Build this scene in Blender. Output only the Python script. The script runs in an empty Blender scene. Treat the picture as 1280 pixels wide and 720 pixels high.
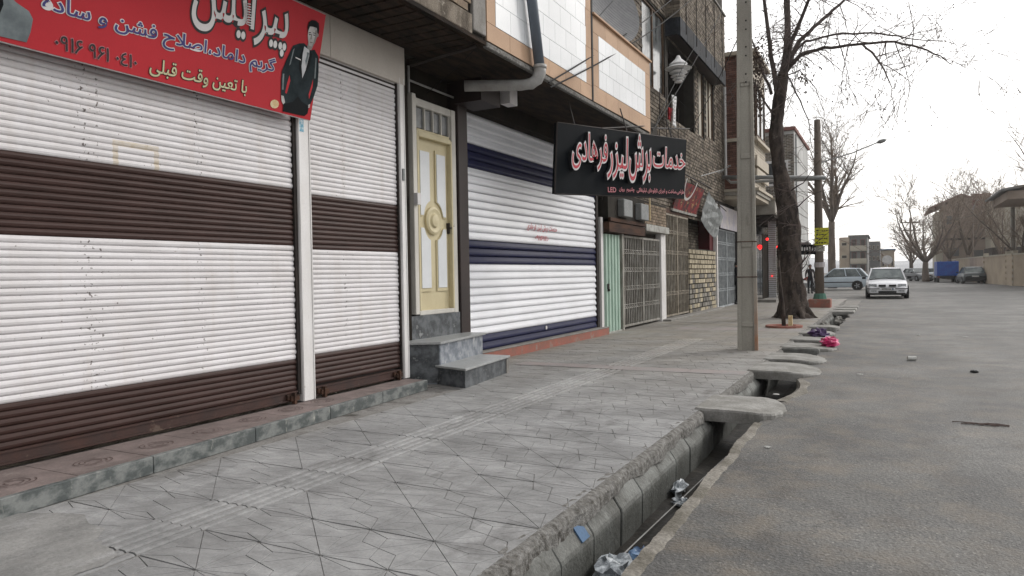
import bpy, math, random
from math import sin, cos, pi, radians
from mathutils import Vector, Matrix, noise as mnoise
from mathutils.geometry import tessellate_polygon, interpolate_bezier
random.seed(7)
S = bpy.context.scene
COL = S.collection
# ---------------------------------------------------------------- camera
F_PX, EYE = 900.0, 1.35
_a = math.atan((1110 - 640) / F_PX); _p = math.atan((344 - 360) / F_PX); _r = radians(1.0)
FW = Vector((-sin(_a) * cos(_p), cos(_a) * cos(_p), sin(_p)))
_rt = Vector((cos(_a), sin(_a), 0)); _up = _rt.cross(FW)
RT = _rt * cos(_r) - _up * sin(_r); UP = _rt * sin(_r) + _up * cos(_r)
CP = Vector((0, 0, EYE))
cd = bpy.data.cameras.new('camera'); cam = bpy.data.objects.new('camera', cd); COL.objects.link(cam)
cam.matrix_world = Matrix(((RT.x, UP.x, -FW.x, 0), (RT.y, UP.y, -FW.y, 0), (RT.z, UP.z, -FW.z, EYE), (0, 0, 0, 1)))
cd.sensor_width = 36; cd.lens = F_PX / 1280 * 36; cd.clip_end = 4000; cd.clip_start = 0.05
S.camera = cam
# ---------------------------------------------------------------- sky, sun, exposure
SUN_EL, SUN_AZ = 30, 34
w = bpy.data.worlds.new("World"); S.world = w; w.use_nodes = True
nt = w.node_tree; nt.nodes.clear()
out = nt.nodes.new('ShaderNodeOutputWorld'); mixs = nt.nodes.new('ShaderNodeMixShader')
b1 = nt.nodes.new('ShaderNodeBackground'); b2 = nt.nodes.new('ShaderNodeBackground')
sk = nt.nodes.new('ShaderNodeTexSky'); sk.sky_type = 'NISHITA'; sk.sun_disc = False
sk.sun_elevation = radians(SUN_EL); sk.sun_rotation = radians(SUN_AZ); sk.dust_density = 3; sk.air_density = 1.0
nt.links.new(sk.outputs[0], b1.inputs[0]); b1.inputs[1].default_value = 0.10
b2.inputs[0].default_value = (1.0, 0.985, 0.97, 1)          # thin even cloud veil
tc = nt.nodes.new('ShaderNodeTexCoord'); dt = nt.nodes.new('ShaderNodeVectorMath'); dt.operation = 'DOT_PRODUCT'
dt.inputs[1].default_value = (cos(radians(SUN_EL)) * sin(radians(SUN_AZ)), cos(radians(SUN_EL)) * cos(radians(SUN_AZ)), sin(radians(SUN_EL)))
nt.links.new(tc.outputs['Generated'], dt.inputs[0])
g1 = nt.nodes.new('ShaderNodeMath'); g1.operation = 'MULTIPLY_ADD'; g1.inputs[1].default_value = .5; g1.inputs[2].default_value = .5; nt.links.new(dt.outputs['Value'], g1.inputs[0])
g2 = nt.nodes.new('ShaderNodeMath'); g2.operation = 'POWER'; g2.inputs[1].default_value = 5; nt.links.new(g1.outputs[0], g2.inputs[0])
g3 = nt.nodes.new('ShaderNodeMath'); g3.operation = 'MULTIPLY_ADD'; g3.inputs[1].default_value = 2.0; g3.inputs[2].default_value = .95; nt.links.new(g2.outputs[0], g3.inputs[0])
nt.links.new(g3.outputs[0], b2.inputs[1])      # the veil is brighter towards the hidden sun
mixs.inputs[0].default_value = 0.82
nt.links.new(b1.outputs[0], mixs.inputs[1]); nt.links.new(b2.outputs[0], mixs.inputs[2]); nt.links.new(mixs.outputs[0], out.inputs[0])
sl = bpy.data.lights.new('sun', 'SUN'); sl.energy = 1.6; sl.angle = radians(12); sl.color = (1, 0.97, 0.93)
so = bpy.data.objects.new('sun', sl); COL.objects.link(so)
_d = Vector((cos(radians(SUN_EL)) * sin(radians(SUN_AZ)), cos(radians(SUN_EL)) * cos(radians(SUN_AZ)), sin(radians(SUN_EL))))
so.rotation_euler = _d.to_track_quat('Z', 'Y').to_euler(); so.location = (20, 20, 30)
S.view_settings.view_transform = 'Standard'; S.view_settings.look = 'None'; S.view_settings.exposure = -0.17; S.view_settings.gamma = 1

# ---------------------------------------------------------------- measuring helpers (photo survey)
def ray(x, y): return FW + RT * ((x - 640) / F_PX) + UP * ((360 - y) / F_PX)
def atX(x, y, X): d = ray(x, y); return CP + d * (X / d.x)
def atY(x, y, Y): d = ray(x, y); return CP + d * (Y / d.y)
def atZ(x, y, Z=0.0): d = ray(x, y); return CP + d * ((Z - EYE) / d.z)
def atP(x, y, o, n): d = ray(x, y); return CP + d * ((o - CP).dot(n) / d.dot(n))

# ---------------------------------------------------------------- materials
def mat(name, col, rough=0.8, col2=None, scale=3.0, amt=0.5, stretch=(1, 1, 1), bump=0.0, bscale=40, metal=0,
        col3=None, thr=0.62, scale3=6.0, stretch3=(1, 1, 1), isl=0.0, obj=0.0, emit=None, spec=None, fine=0.12, edge3=0.05):
    m = bpy.data.materials.new(name); m.use_nodes = True
    n = m.node_tree.nodes; l = m.node_tree.links; b = n['Principled BSDF']
    b.inputs['Roughness'].default_value = rough; b.inputs['Metallic'].default_value = metal
    b.inputs['Specular IOR Level'].default_value = spec if spec is not None else (.5 if rough < .36 else .32 if rough < .56 else .16)
    geo = n.new('ShaderNodeNewGeometry')
    def vec(st):
        v = n.new('ShaderNodeVectorMath'); v.operation = 'MULTIPLY'; v.inputs[1].default_value = st
        l.new(geo.outputs['Position'], v.inputs[0]); return v.outputs[0]
    def noise(sc, st, det=5, ro=0.6):
        t = n.new('ShaderNodeTexNoise'); t.inputs['Scale'].default_value = sc; t.inputs['Detail'].default_value = det
        t.inputs['Roughness'].default_value = ro; l.new(vec(st), t.inputs['Vector']); return t.outputs[0]
    def mix(fac, a, bb):
        x = n.new('ShaderNodeMix'); x.data_type = 'RGBA'
        for s, val in ((x.inputs[0], fac), (x.inputs[6], a), (x.inputs[7], bb)):
            if hasattr(val, 'is_output'): l.new(val, s)
            elif isinstance(val, (int, float)): s.default_value = val
            else: s.default_value = (*val[:3], 1)
        return x.outputs[2]
    def ramp(v, a, bb):
        r = n.new('ShaderNodeMapRange'); r.inputs[1].default_value = a; r.inputs[2].default_value = bb; l.new(v, r.inputs[0]); return r.outputs[0]
    if col2 is None: col2 = tuple(c * 0.72 for c in col)
    f = ramp(noise(scale, stretch), 0.5 - 0.28 / max(amt, .05) * .5, 0.5 + 0.28 / max(amt, .05) * .5)
    c = mix(f, col, col2)
    if col3 is not None:
        f3 = ramp(noise(scale3, stretch3, 6, 0.65), thr, thr + edge3); c = mix(f3, c, col3)
    def scalec(c, src, k):
        r = n.new('ShaderNodeMapRange'); r.inputs[3].default_value = 1 - k; r.inputs[4].default_value = 1 + k; l.new(src, r.inputs[0])
        v = n.new('ShaderNodeVectorMath'); v.operation = 'SCALE'; l.new(c, v.inputs[0]); l.new(r.outputs[0], v.inputs['Scale']); return v.outputs[0]
    if fine: c = scalec(c, noise(60, (1, 1, 1), 3), fine * 2.2)
    if isl: c = scalec(c, geo.outputs['Random Per Island'], isl)
    if obj:
        oi = n.new('ShaderNodeObjectInfo'); c = scalec(c, oi.outputs['Random'], obj)
    l.new(c, b.inputs['Base Color'])
    if bump:
        bm = n.new('ShaderNodeBump'); bm.inputs['Strength'].default_value = bump; bm.inputs['Distance'].default_value = 0.01
        l.new(noise(bscale, (1, 1, 1), 6), bm.inputs['Height']); l.new(bm.outputs[0], b.inputs['Normal'])
    if emit:
        b.inputs['Emission Color'].default_value = (*emit[:3], 1); b.inputs['Emission Strength'].default_value = emit[3]
    m['_c'] = 0; del m['_c']
    return m
def extra(m, fn):                       # append a custom colour stage to a material
    n = m.node_tree.nodes; l = m.node_tree.links; b = n['Principled BSDF']
    src = b.inputs['Base Color'].links[0].from_socket
    l.new(fn(n, l, src), b.inputs['Base Color'])
def mth(n, l, op, a, b=None, c=None, clamp=False):
    x = n.new('ShaderNodeMath'); x.operation = op; x.use_clamp = clamp
    for i, v in enumerate((a, b, c)):
        if v is None: continue
        if hasattr(v, 'is_output'): l.new(v, x.inputs[i])
        else: x.inputs[i].default_value = v
    return x.outputs[0]
def mixc(n, l, fac, a, b):
    x = n.new('ShaderNodeMix'); x.data_type = 'RGBA'
    for s, val in ((x.inputs[0], fac), (x.inputs[6], a), (x.inputs[7], b)):
        if hasattr(val, 'is_output'): l.new(val, s)
        elif isinstance(val, (int, float)): s.default_value = val
        else: s.default_value = (*val[:3], 1)
    return x.outputs[2]
def sepxyz(n, l):
    g = n.new('ShaderNodeNewGeometry'); s = n.new('ShaderNodeSeparateXYZ'); l.new(g.outputs['Position'], s.inputs[0]); return g, s

M = {}
M['white_slat'] = mat('white_paint_metal', (.68, .665, .68), .55, (.58, .56, .565), 2.2, .7, (1, 1, 3), col3=(.28, .22, .18), thr=.70, scale3=14, stretch3=(1, .35, 1.5), fine=.03)
M['brown_slat'] = mat('brown_paint_metal', (.038, .021, .018), .5, (.056, .031, .027), 3, .8, (1, 1, 4), col3=(.13, .10, .09), thr=.70, scale3=16, stretch3=(1, .3, 2), fine=.06, spec=.16)
M['brown_rail'] = mat('brown_rail', (.060, .028, .022), .55, (.035, .022, .02), 5, .7, col3=(.10, .07, .055), thr=.60, fine=.1)
M['post'] = mat('post_paint', (.74, .73, .73), .5, (.60, .58, .56), 4, .6, (1, 1, .4), col3=(.18, .12, .09), thr=.66, scale3=9, stretch3=(1, 1, .3), fine=.05)
M['fascia'] = mat('fascia_panel', (.60, .56, .51), .6, (.50, .455, .41), 1.6, .6, (1, 1, .5), col3=(.3, .25, .2), thr=.66, scale3=4, stretch3=(1, 2, .4), edge3=.2, fine=.05)
M['blue_white'] = mat('shutter_white', (.78, .79, .83), .38, (.70, .71, .74), 2.0, .6, (1, 1, 1), col3=(.35, .34, .33), thr=.68, scale3=9, stretch3=(1, .4, 3), edge3=.15, fine=.02)
M['navy'] = mat('shutter_navy', (.007, .009, .042), .5, (.011, .014, .058), 3, .6, col3=(.05, .05, .08), thr=.72, scale3=12, stretch3=(1, .2, 2), fine=.04, spec=.14)
M['dark_metal'] = mat('dark_metal', (.025, .022, .022), .6, (.05, .04, .035), 6, .6)
M['black'] = mat('black_void', (.012, .012, .012), .9, fine=0)
M['marble'] = mat('green_grey_marble', (.185, .195, .19), .45, (.075, .085, .085), 7, 1.6, (1, 1.0, 1.6), col3=(.34, .34, .31), thr=.60, scale3=9, stretch3=(1, 1.6, .6), edge3=.12, fine=.12)
M['marble_dark'] = mat('dark_marble', (.13, .14, .15), .38, (.045, .05, .055), 8, 1.3, col3=(.30, .31, .31), thr=.60, scale3=8, edge3=.12, fine=.1)
M['marble_light'] = mat('pale_marble', (.30, .32, .35), .35, (.13, .15, .18), 8, 1.3, col3=(.55, .55, .54), thr=.60, scale3=11, stretch3=(1, 1.4, .5), edge3=.1, fine=.08)
M['tread'] = mat('stone_tread', (.36, .37, .37), .35, (.27, .28, .28), 8, .8, col3=(.2, .19, .18), thr=.64, edge3=.2, fine=.15)
M['step_tile'] = mat('pink_floor_tile', (.24, .195, .185), .75, (.17, .14, .132), 5, .9, col3=(.33, .29, .27), thr=.6, edge3=.2, obj=.08, fine=.14)
M['tile_line'] = mat('tile_print', (.12, .085, .078), .8)
M['red_kerb'] = mat('red_painted_cement', (.34, .13, .10), .85, (.25, .13, .105), 4, 1.0, col3=(.26, .22, .19), thr=.56, scale3=5, edge3=.1, bump=.3, fine=.12)
M['cement'] = mat('cement', (.27, .26, .245), .9, (.19, .18, .165), 5, .9, bump=.5, fine=.16)
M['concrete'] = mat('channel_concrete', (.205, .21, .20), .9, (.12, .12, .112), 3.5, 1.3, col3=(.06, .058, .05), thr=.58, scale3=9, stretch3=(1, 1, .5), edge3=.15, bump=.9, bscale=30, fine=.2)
M['mortar'] = mat('dirty_mortar', (.25, .245, .235), .95, (.13, .125, .115), 30, 1.4, bump=1.6, bscale=60, col3=(.07, .065, .058), thr=.55, scale3=11, edge3=.12, fine=.45)
M['lip_cement'] = mat('lip_cement', (.25, .235, .21), .95, (.14, .13, .11), 3.3, 1.3, bump=1.2, bscale=35, fine=.3)
M['silt'] = mat('wet_silt', (.024, .021, .017), .6, (.012, .011, .009), 7, 1.2, bump=.6, bscale=18, col3=(.06, .05, .038), thr=.6, fine=.25, spec=.2)
M['slab'] = mat('bridge_slab', (.31, .305, .29), .85, (.21, .205, .19), 4, 1.2, bump=1.0, bscale=26, col3=(.15, .145, .135), thr=.6, scale3=5, edge3=.2, fine=.18)
M['paver'] = mat('paver', (.315, .317, .318), .6, (.235, .236, .236), 1.3, 1.4, col3=(.14, .138, .136), thr=.575, scale3=1.5, stretch3=(1.6, .7, 1), edge3=.16, bump=.25, bscale=50, fine=.12)
M['grout'] = mat('grout', (.25, .245, .235), .95, (.20, .19, .18), 4, 1.2, col3=(.075, .07, .063), thr=.545, scale3=2.6, edge3=.14, fine=.3)
M['pink_paver'] = mat('pink_paver', (.32, .275, .262), .7, (.28, .265, .26), 2, 1.0, fine=.12)
M['patch'] = mat('cement_patch', (.29, .288, .28), .8, (.20, .20, .195), 3, 1.2, (1.5, .6, 1), bump=.6, bscale=25, col3=(.33, .33, .33), thr=.58, scale3=3, stretch3=(1.6, .5, 1), edge3=.15, fine=.15)
M['asphalt'] = mat('asphalt', (.108, .106, .100), .70, (.074, .073, .071), 1.3, 1.5, (1, .8, 1), bump=1.2, bscale=48, spec=.55, col3=(.165, .145, .118), thr=.57, scale3=1.6, edge3=.22, fine=.5)
M['ground'] = mat('earth', (.16, .15, .135), .95, (.12, .11, .1), .3, 1, fine=.2)
M['brick_old'] = mat('old_brick', (.30, .235, .17), .92, (.20, .155, .115), 5, 1.0, bump=.8, bscale=50, isl=.28, obj=.22, col3=(.10, .08, .06), thr=.60, scale3=6, edge3=.15, fine=.2)
M['brick_yel'] = mat('yellow_brick', (.44, .385, .28), .92, (.31, .27, .20), 5, 1.0, bump=.8, bscale=50, isl=.25, obj=.22, fine=.15)
M['brick_grey'] = mat('grey_brick', (.25, .235, .205), .92, (.17, .16, .145), 5, 1.0, bump=.8, bscale=50, obj=.3, fine=.15)
M['brick_dark'] = mat('facade_brick', (.205, .175, .14), .92, (.125, .105, .085), 2.5, 1.0, bump=.6, bscale=50, isl=.42, fine=.2)
M['brick_red'] = mat('red_brick', (.20, .10, .075), .92, (.13, .07, .055), 2.5, 1.0, bump=.6, bscale=50, isl=.3, fine=.2)
M['joint'] = mat('mortar_joint', (.045, .04, .034), .95, (.03, .027, .023), 4, 1)
M['beam'] = mat('weathered_beam', (.22, .19, .155), .92, (.09, .075, .06), 4, 1.4, (1, 1, .6), bump=1.0, bscale=30, col3=(.35, .32, .27), thr=.6, scale3=8, edge3=.12, fine=.25)
M['soffit'] = mat('soffit_planks', (.040, .026, .018), .95, (.014, .011, .009), 9, 1.4, (1, .25, 1), bump=.6, fine=.25)  # very dark base: shade under the overhang is put into the colour
M['tan_stone'] = mat('tan_stone', (.50, .34, .23), .7, (.44, .295, .20), 2, 1.0, col3=(.26, .11, .045), thr=.665, scale3=1.6, stretch3=(1, 1.6, .4), edge3=.1, obj=.07, fine=.08)
M['white_tile'] = mat('glazed_white_tile', (.74, .76, .78), .28, (.66, .68, .70), 1.2, .8, obj=.04, fine=.02)
M['tile_joint'] = mat('tile_joint', (.08, .08, .08), .9)
M['door_yellow'] = mat('door_yellow', (.62, .55, .36), .5, (.53, .46, .29), 3, .8, (1, 1, .5), fine=.06)
M['door_white'] = mat('door_panel', (.70, .72, .74), .4, (.62, .64, .66), 3, .6, fine=.03)
M['door_frame'] = mat('door_frame', (.62, .60, .55), .55, (.50, .48, .44), 4, .8, (1, 1, .4), col3=(.2, .16, .12), thr=.68, fine=.06)
M['glass_dark'] = mat('dark_glass', (.05, .055, .06), .12, (.035, .038, .042), 2, .6, fine=0)
M['glass_grey'] = mat('frosted_glass', (.16, .17, .175), .3, (.10, .105, .11), 8, 1, fine=0)
M['glass_win'] = mat('window_glass', (.22, .235, .24), .12, (.07, .075, .075), 2.5, 1.5, (1, 1, .4), fine=0)
M['black_col'] = mat('painted_column', (.030, .018, .016), .5, (.02, .013, .012), 3, 1, fine=.1)
M['pipe_grey'] = mat('pipe_blue_grey', (.15, .18, .215), .45, (.11, .13, .16), 5, .8, (1, 1, .4), fine=.05)
M['pvc'] = mat('pipe_pale', (.42, .42, .41), .5, (.30, .29, .28), 5, 1, fine=.08)
M['red_banner'] = mat('banner_red', (.47, .028, .038), .6, (.41, .025, .034), 1.0, .8, fine=.03)
M['banner_red_dark'] = mat('banner_back', (.3, .28, .27), .7)
M['letter_white'] = mat('letter_white', (.72, .70, .70), .55, fine=.02)
M['letter_black'] = mat('letter_black', (.02, .018, .02), .55, fine=0)
M['letter_navy'] = mat('letter_navy', (.05, .05, .20), .55, fine=0)
M['letter_cream'] = mat('letter_cream', (.62, .58, .36), .55, fine=0)
M['letter_red'] = mat('letter_red', (.55, .035, .06), .5, fine=0)
M['letter_pink'] = mat('letter_pink', (.60, .25, .28), .5, fine=0)
M['sign_black'] = mat('sign_face', (.004, .006, .008), .6, (.007, .009, .012), 2, 1, fine=.05, spec=.06)
M['skin_print'] = mat('printed_skin', (.52, .50, .49), .55, (.30, .29, .28), 9, 1, fine=0)
M['suit_print'] = mat('printed_suit', (.007, .013, .016), .6, (.018, .028, .033), 8, 1.2, fine=0, spec=.1)
M['suit_dark'] = mat('printed_suit_dark', (.006, .008, .010), .6, fine=0, spec=.1)
M['suit_grey'] = mat('printed_grey', (.17, .20, .21), .55, (.10, .12, .13), 7, 1.2, fine=0)
M['shirt_print'] = mat('printed_shirt', (.52, .53, .55), .55, (.42, .43, .45), 12, 1, fine=0)
M['print_shade'] = mat('printed_face_shade', (.27, .25, .24), .55, fine=0)
M['print_lip'] = mat('printed_lip', (.20, .13, .12), .55, fine=0)
M['gold'] = mat('printed_seal', (.55, .40, .20), .55, (.65, .55, .35), 30, 1.5, fine=0)
M['sticker'] = mat('blue_sticker', (.08, .30, .42), .5, (.5, .6, .65), 25, 1.6, fine=0)
M['green_sheet'] = mat('green_sheet', (.40, .53, .45), .5, (.31, .43, .36), 4, 1, (1, 1, .4), col3=(.35, .20, .12), thr=.70, scale3=6, fine=.06)
M['grille'] = mat('grille_paint', (.36, .35, .32), .6, (.22, .205, .18), 5, 1.1, (1, 1, .5), col3=(.16, .09, .05), thr=.64, scale3=10, fine=.15)
M['grille_brown'] = mat('grille_brown', (.34, .305, .25), .7, (.21, .18, .14), 5, 1.1, fine=.15)
M['grille_blue'] = mat('grille_blue', (.42, .45, .47), .6, (.27, .29, .30), 4, 1, fine=.12)
M['sheet_board'] = mat('tin_board', (.055, .058, .052), .8, (.03, .03, .028), 2.5, 1.2, fine=.1)  # tin sheets darkened: the dimness behind the gates is in their colour
M['dim_room'] = mat('dim_interior', (.022, .019, .016), .9, (.034, .028, .023), 3, 1, spec=.05)  # near-black base holds the shade of interiors and overhangs in the colour
M['rust'] = mat('rusty_lintel', (.085, .045, .03), .85, (.04, .025, .02), 4, 1.3, (1, .4, 2), fine=.2)
M['ledge'] = mat('pale_ledge', (.45, .45, .42), .85, (.28, .27, .25), 5, 1.2, fine=.12)
M['edge_stone'] = mat('dark_edge_stone', (.026, .030, .038), .8, (.012, .014, .018), 5, 1.4, obj=.3, fine=.2)
M['meter'] = mat('meter_box', (.30, .31, .31), .6, (.22, .23, .23), 6, 1, fine=.08)
M['dish'] = mat('dish_mesh', (.34, .34, .35), .6, (.28, .28, .29), 8, 1, fine=.05)
M['tarp'] = mat('blue_tarp', (.115, .155, .195), .7, (.075, .105, .135), 2.4, 1.3, (1, 1, 2), bump=.4, bscale=6, fine=.05)
M['cloth_white'] = mat('cloth_white', (.85, .85, .84), .85, (.75, .75, .76), 8, 1)
M['cloth_red'] = mat('cloth_red', (.45, .04, .05), .85)
M['curtain'] = mat('pale_curtain', (.55, .52, .44), .8, (.33, .30, .25), 9, 1.3, (1, 3, .3))
M['wood_frame'] = mat('window_wood', (.12, .075, .045), .7, (.08, .05, .035), 6, 1)
M['gate_sign'] = mat('printed_gate_sign', (.24, .025, .03), .6, (.06, .03, .03), 5, 1.8, col3=(.42, .30, .14), thr=.58, scale3=6, fine=.05)
M['pale_panel'] = mat('faded_panel', (.50, .47, .45), .6, (.38, .36, .42), 3, 1.2, fine=.06)
M['grey_sheet'] = mat('crumpled_sheet', (.32, .34, .34), .6, (.2, .21, .21), 5, 1.2, bump=.5, bscale=10, fine=.1)
M['pole'] = mat('pole_concrete', (.35, .335, .295), .85, (.28, .265, .235), 2.5, 1, (1, 1, .4), col3=(.16, .145, .125), thr=.62, scale3=6, stretch3=(1, 1, .3), edge3=.15, bump=.5, bscale=40, fine=.12)
M['pole_brown'] = mat('pole_brown', (.17, .14, .115), .9, (.12, .10, .085), 2.5, 1, (1, 1, .3), bump=.5, fine=.15)
M['bark'] = mat('bark', (.085, .067, .057), .95, (.032, .026, .023), 7, 1.8, (1, 1, .35), bump=2.2, bscale=11, col3=(.12, .10, .09), thr=.6, scale3=9, fine=.4)
M['limb_bark_glare'] = mat('limb_bark_glare', (.125, .105, .098), .95, (.075, .06, .055), 8, 1.2, bump=1.2, bscale=20, fine=.3)  # paler than the trunk bark: sky glare on the limbs is in the colour
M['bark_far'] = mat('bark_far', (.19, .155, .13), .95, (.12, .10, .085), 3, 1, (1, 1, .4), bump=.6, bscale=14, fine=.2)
M['twig'] = mat('twig', (.15, .115, .105), .95, (.11, .085, .08), 3, 1)
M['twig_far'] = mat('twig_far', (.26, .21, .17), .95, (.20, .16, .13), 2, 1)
M['dry_leaf'] = mat('dry_leaf', (.12, .085, .06), .9, (.08, .06, .05), 3, 1, isl=.4)
M['cream_stone'] = mat('cream_stone', (.50, .45, .37), .75, (.42, .37, .30), 2, 1, fine=.08)
M['grey_stone'] = mat('grey_cornice', (.40, .38, .34), .8, (.30, .28, .25), 3, 1, fine=.1)
M['white_stucco'] = mat('white_stucco', (.55, .55, .54), .85, (.44, .44, .43), .8, 1.2, (1, 1, .4), fine=.05)
M['lamp_red'] = mat('red_lamp', (.8, .02, .02), .5, emit=(1, .02, .02, 3.0), fine=0)
M['dark_red'] = mat('dark_red_paint', (.10, .015, .018), .8)
M['red_paint'] = mat('red_paint', (.35, .05, .04), .6)
M['yellow_sign'] = mat('yellow_sign', (.62, .60, .05), .6, (.5, .5, .05), 5, 1)
M['car_white'] = mat('car_white', (.74, .75, .78), .25, (.66, .67, .70), 2, 1, fine=.02)
M['car_silver'] = mat('car_silver', (.50, .57, .63), .28, (.45, .52, .58), 2, 1, metal=.0, fine=.02)
M['car_dark'] = mat('car_dark', (.05, .065, .07), .3, fine=.02)
M['car_grey'] = mat('car_grey', (.16, .17, .18), .3, fine=.02)
M['truck_blue'] = mat('truck_blue', (.012, .10, .38), .45, (.02, .05, .27), 3, 1, fine=.04)
M['car_glass'] = mat('car_glass', (.055, .07, .075), .08, (.16, .19, .19), 1.8, 1.2, fine=0)
M['rubber'] = mat('rubber', (.02, .02, .02), .8)
M['rim'] = mat('wheel_rim', (.34, .34, .35), .35, metal=.5)
M['chrome_lamp'] = mat('headlamp_glass', (.42, .44, .46), .15, (.2, .21, .22), 30, 1.5, fine=0)
M['tail_lamp'] = mat('tail_lamp', (.30, .02, .02), .3)
M['plate'] = mat('number_plate', (.7, .7, .7), .5, fine=0)
M['trim_black'] = mat('black_trim', (.022, .022, .024), .5, fine=0)
M['cloth_black'] = mat('black_clothes', (.014, .014, .018), .9, (.03, .03, .035), 8, 1)
M['skin'] = mat('skin', (.36, .22, .16), .6)
M['hair'] = mat('hair', (.015, .012, .01), .7)
M['plastic_clear'] = mat('plastic_bag_pale', (.48, .52, .55), .25, (.18, .20, .22), 22, 1.6, col3=(.75, .77, .78), thr=.6, scale3=26, fine=0)
M['plastic_blue'] = mat('plastic_bag_blue', (.18, .30, .48), .3, (.08, .14, .26), 22, 1.4, col3=(.6, .68, .75), thr=.62, scale3=28, fine=0)
M['plastic_pink'] = mat('plastic_bag_pink', (.62, .04, .18), .35, (.4, .02, .1), 15, 1.3, col3=(.75, .3, .4), thr=.62, scale3=24, fine=0)
M['plastic_purple'] = mat('plastic_bag_purple', (.10, .06, .15), .4, (.05, .03, .08), 15, 1.3, fine=0)
M['paper'] = mat('litter_paper', (.6, .6, .58), .8, (.4, .4, .38), 20, 1)
M['far_wall'] = mat('far_wall', (.42, .35, .27), .9, (.33, .275, .215), .6, 1, fine=.1)
M['far_brown'] = mat('far_brown', (.38, .31, .26), .9, (.30, .245, .205), .4, 1.2, fine=.1)
M['far_cream'] = mat('far_cream', (.44, .41, .34), .9, (.39, .36, .30), .3, 1, fine=.03)
M['far_grey'] = mat('far_grey', (.20, .20, .195), .9, (.15, .15, .15), .5, 1, fine=.1)
M['far_dark'] = mat('far_dark', (.07, .06, .055), .9)
M['far_roof'] = mat('far_roof', (.22, .10, .085), .85)
M['far_blue'] = mat('far_blue', (.10, .17, .28), .7)
M['hill'] = mat('far_hill', (.46, .47, .48), .95, (.40, .41, .43), .02, 1, fine=0)  # pale grey puts the distance haze into the hill colour
M['sign_white'] = mat('round_sign', (.7, .7, .7), .5)
M['green_paint'] = mat('green_paint', (.10, .22, .17), .7)
M['lamp_metal'] = mat('lamp_metal', (.30, .31, .31), .5, metal=.3)
M['cable'] = mat('cable', (.02, .02, .02), .7)
M['stone_rubble'] = mat('rubble', (.20, .195, .18), .95, (.10, .095, .085), 8, 1.3, bump=1.0, bscale=20, fine=.25)

# ---- marks on the two brown and white shutters: worn chips in vertical rows, a yellow brushed square, seams
def shutter_marks(n, l, src):
    g, s = sepxyz(n, l)
    y, z = s.outputs[1], s.outputs[2]
    def near(v, c, wd): return mth(n, l, 'SUBTRACT', 1, mth(n, l, 'DIVIDE', mth(n, l, 'ABSOLUTE', mth(n, l, 'SUBTRACT', v, c)), wd), clamp=True)
    cols = None
    for c, wd in ((atX(112, 300, -5.22).y, .10), (atX(252, 300, -5.22).y, .07), (atX(125, 200, -5.22).y, .03), (atX(430, 200, -5.22).y, .05)):
        k = near(y, c, wd); cols = k if cols is None else mth(n, l, 'MAXIMUM', cols, k)
    t = n.new('ShaderNodeTexNoise'); t.inputs['Scale'].default_value = 34; t.inputs['Detail'].default_value = 4
    l.new(g.outputs['Position'], t.inputs['Vector'])
    chip = mth(n, l, 'GREATER_THAN', mth(n, l, 'ADD', t.outputs[0], mth(n, l, 'MULTIPLY', cols, .115)), .722)
    c1 = mixc(n, l, mth(n, l, 'MULTIPLY', chip, .85), src, (.05, .035, .03))
    t5 = n.new('ShaderNodeTexNoise'); t5.inputs['Scale'].default_value = 2.0; t5.inputs['Detail'].default_value = 6
    v5 = n.new('ShaderNodeVectorMath'); v5.operation = 'MULTIPLY'; v5.inputs[1].default_value = (1, 4.5, .35); l.new(g.outputs['Position'], v5.inputs[0]); l.new(v5.outputs[0], t5.inputs['Vector'])
    r5 = n.new('ShaderNodeMapRange'); r5.inputs[1].default_value = .52; r5.inputs[2].default_value = .75; r5.inputs[4].default_value = .30; l.new(t5.outputs[0], r5.inputs[0])
    c1 = mixc(n, l, r5.outputs[0], c1, (.50, .45, .41))
    # brushed yellow square
    y0, y1 = atX(147, 210, -5.22).y, atX(198, 210, -5.22).y; z0, z1 = 2.18, 2.42
    cy, cz = (y0 + y1) / 2, (z0 + z1) / 2; hy, hz = (y1 - y0) / 2, (z1 - z0) / 2
    ay = mth(n, l, 'SUBTRACT', mth(n, l, 'ABSOLUTE', mth(n, l, 'SUBTRACT', y, cy)), hy)
    az = mth(n, l, 'SUBTRACT', mth(n, l, 'ABSOLUTE', mth(n, l, 'SUBTRACT', z, cz)), hz)
    d = mth(n, l, 'ABSOLUTE', mth(n, l, 'MAXIMUM', ay, az))
    t2 = n.new('ShaderNodeTexNoise'); t2.inputs['Scale'].default_value = 18; l.new(g.outputs['Position'], t2.inputs['Vector'])
    line = mth(n, l, 'MULTIPLY', mth(n, l, 'LESS_THAN', d, .022), mth(n, l, 'MULTIPLY', t2.outputs[0], .75))
    return mixc(n, l, line, c1, (.45, .33, .12))
extra(M['white_slat'], shutter_marks)
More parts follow.
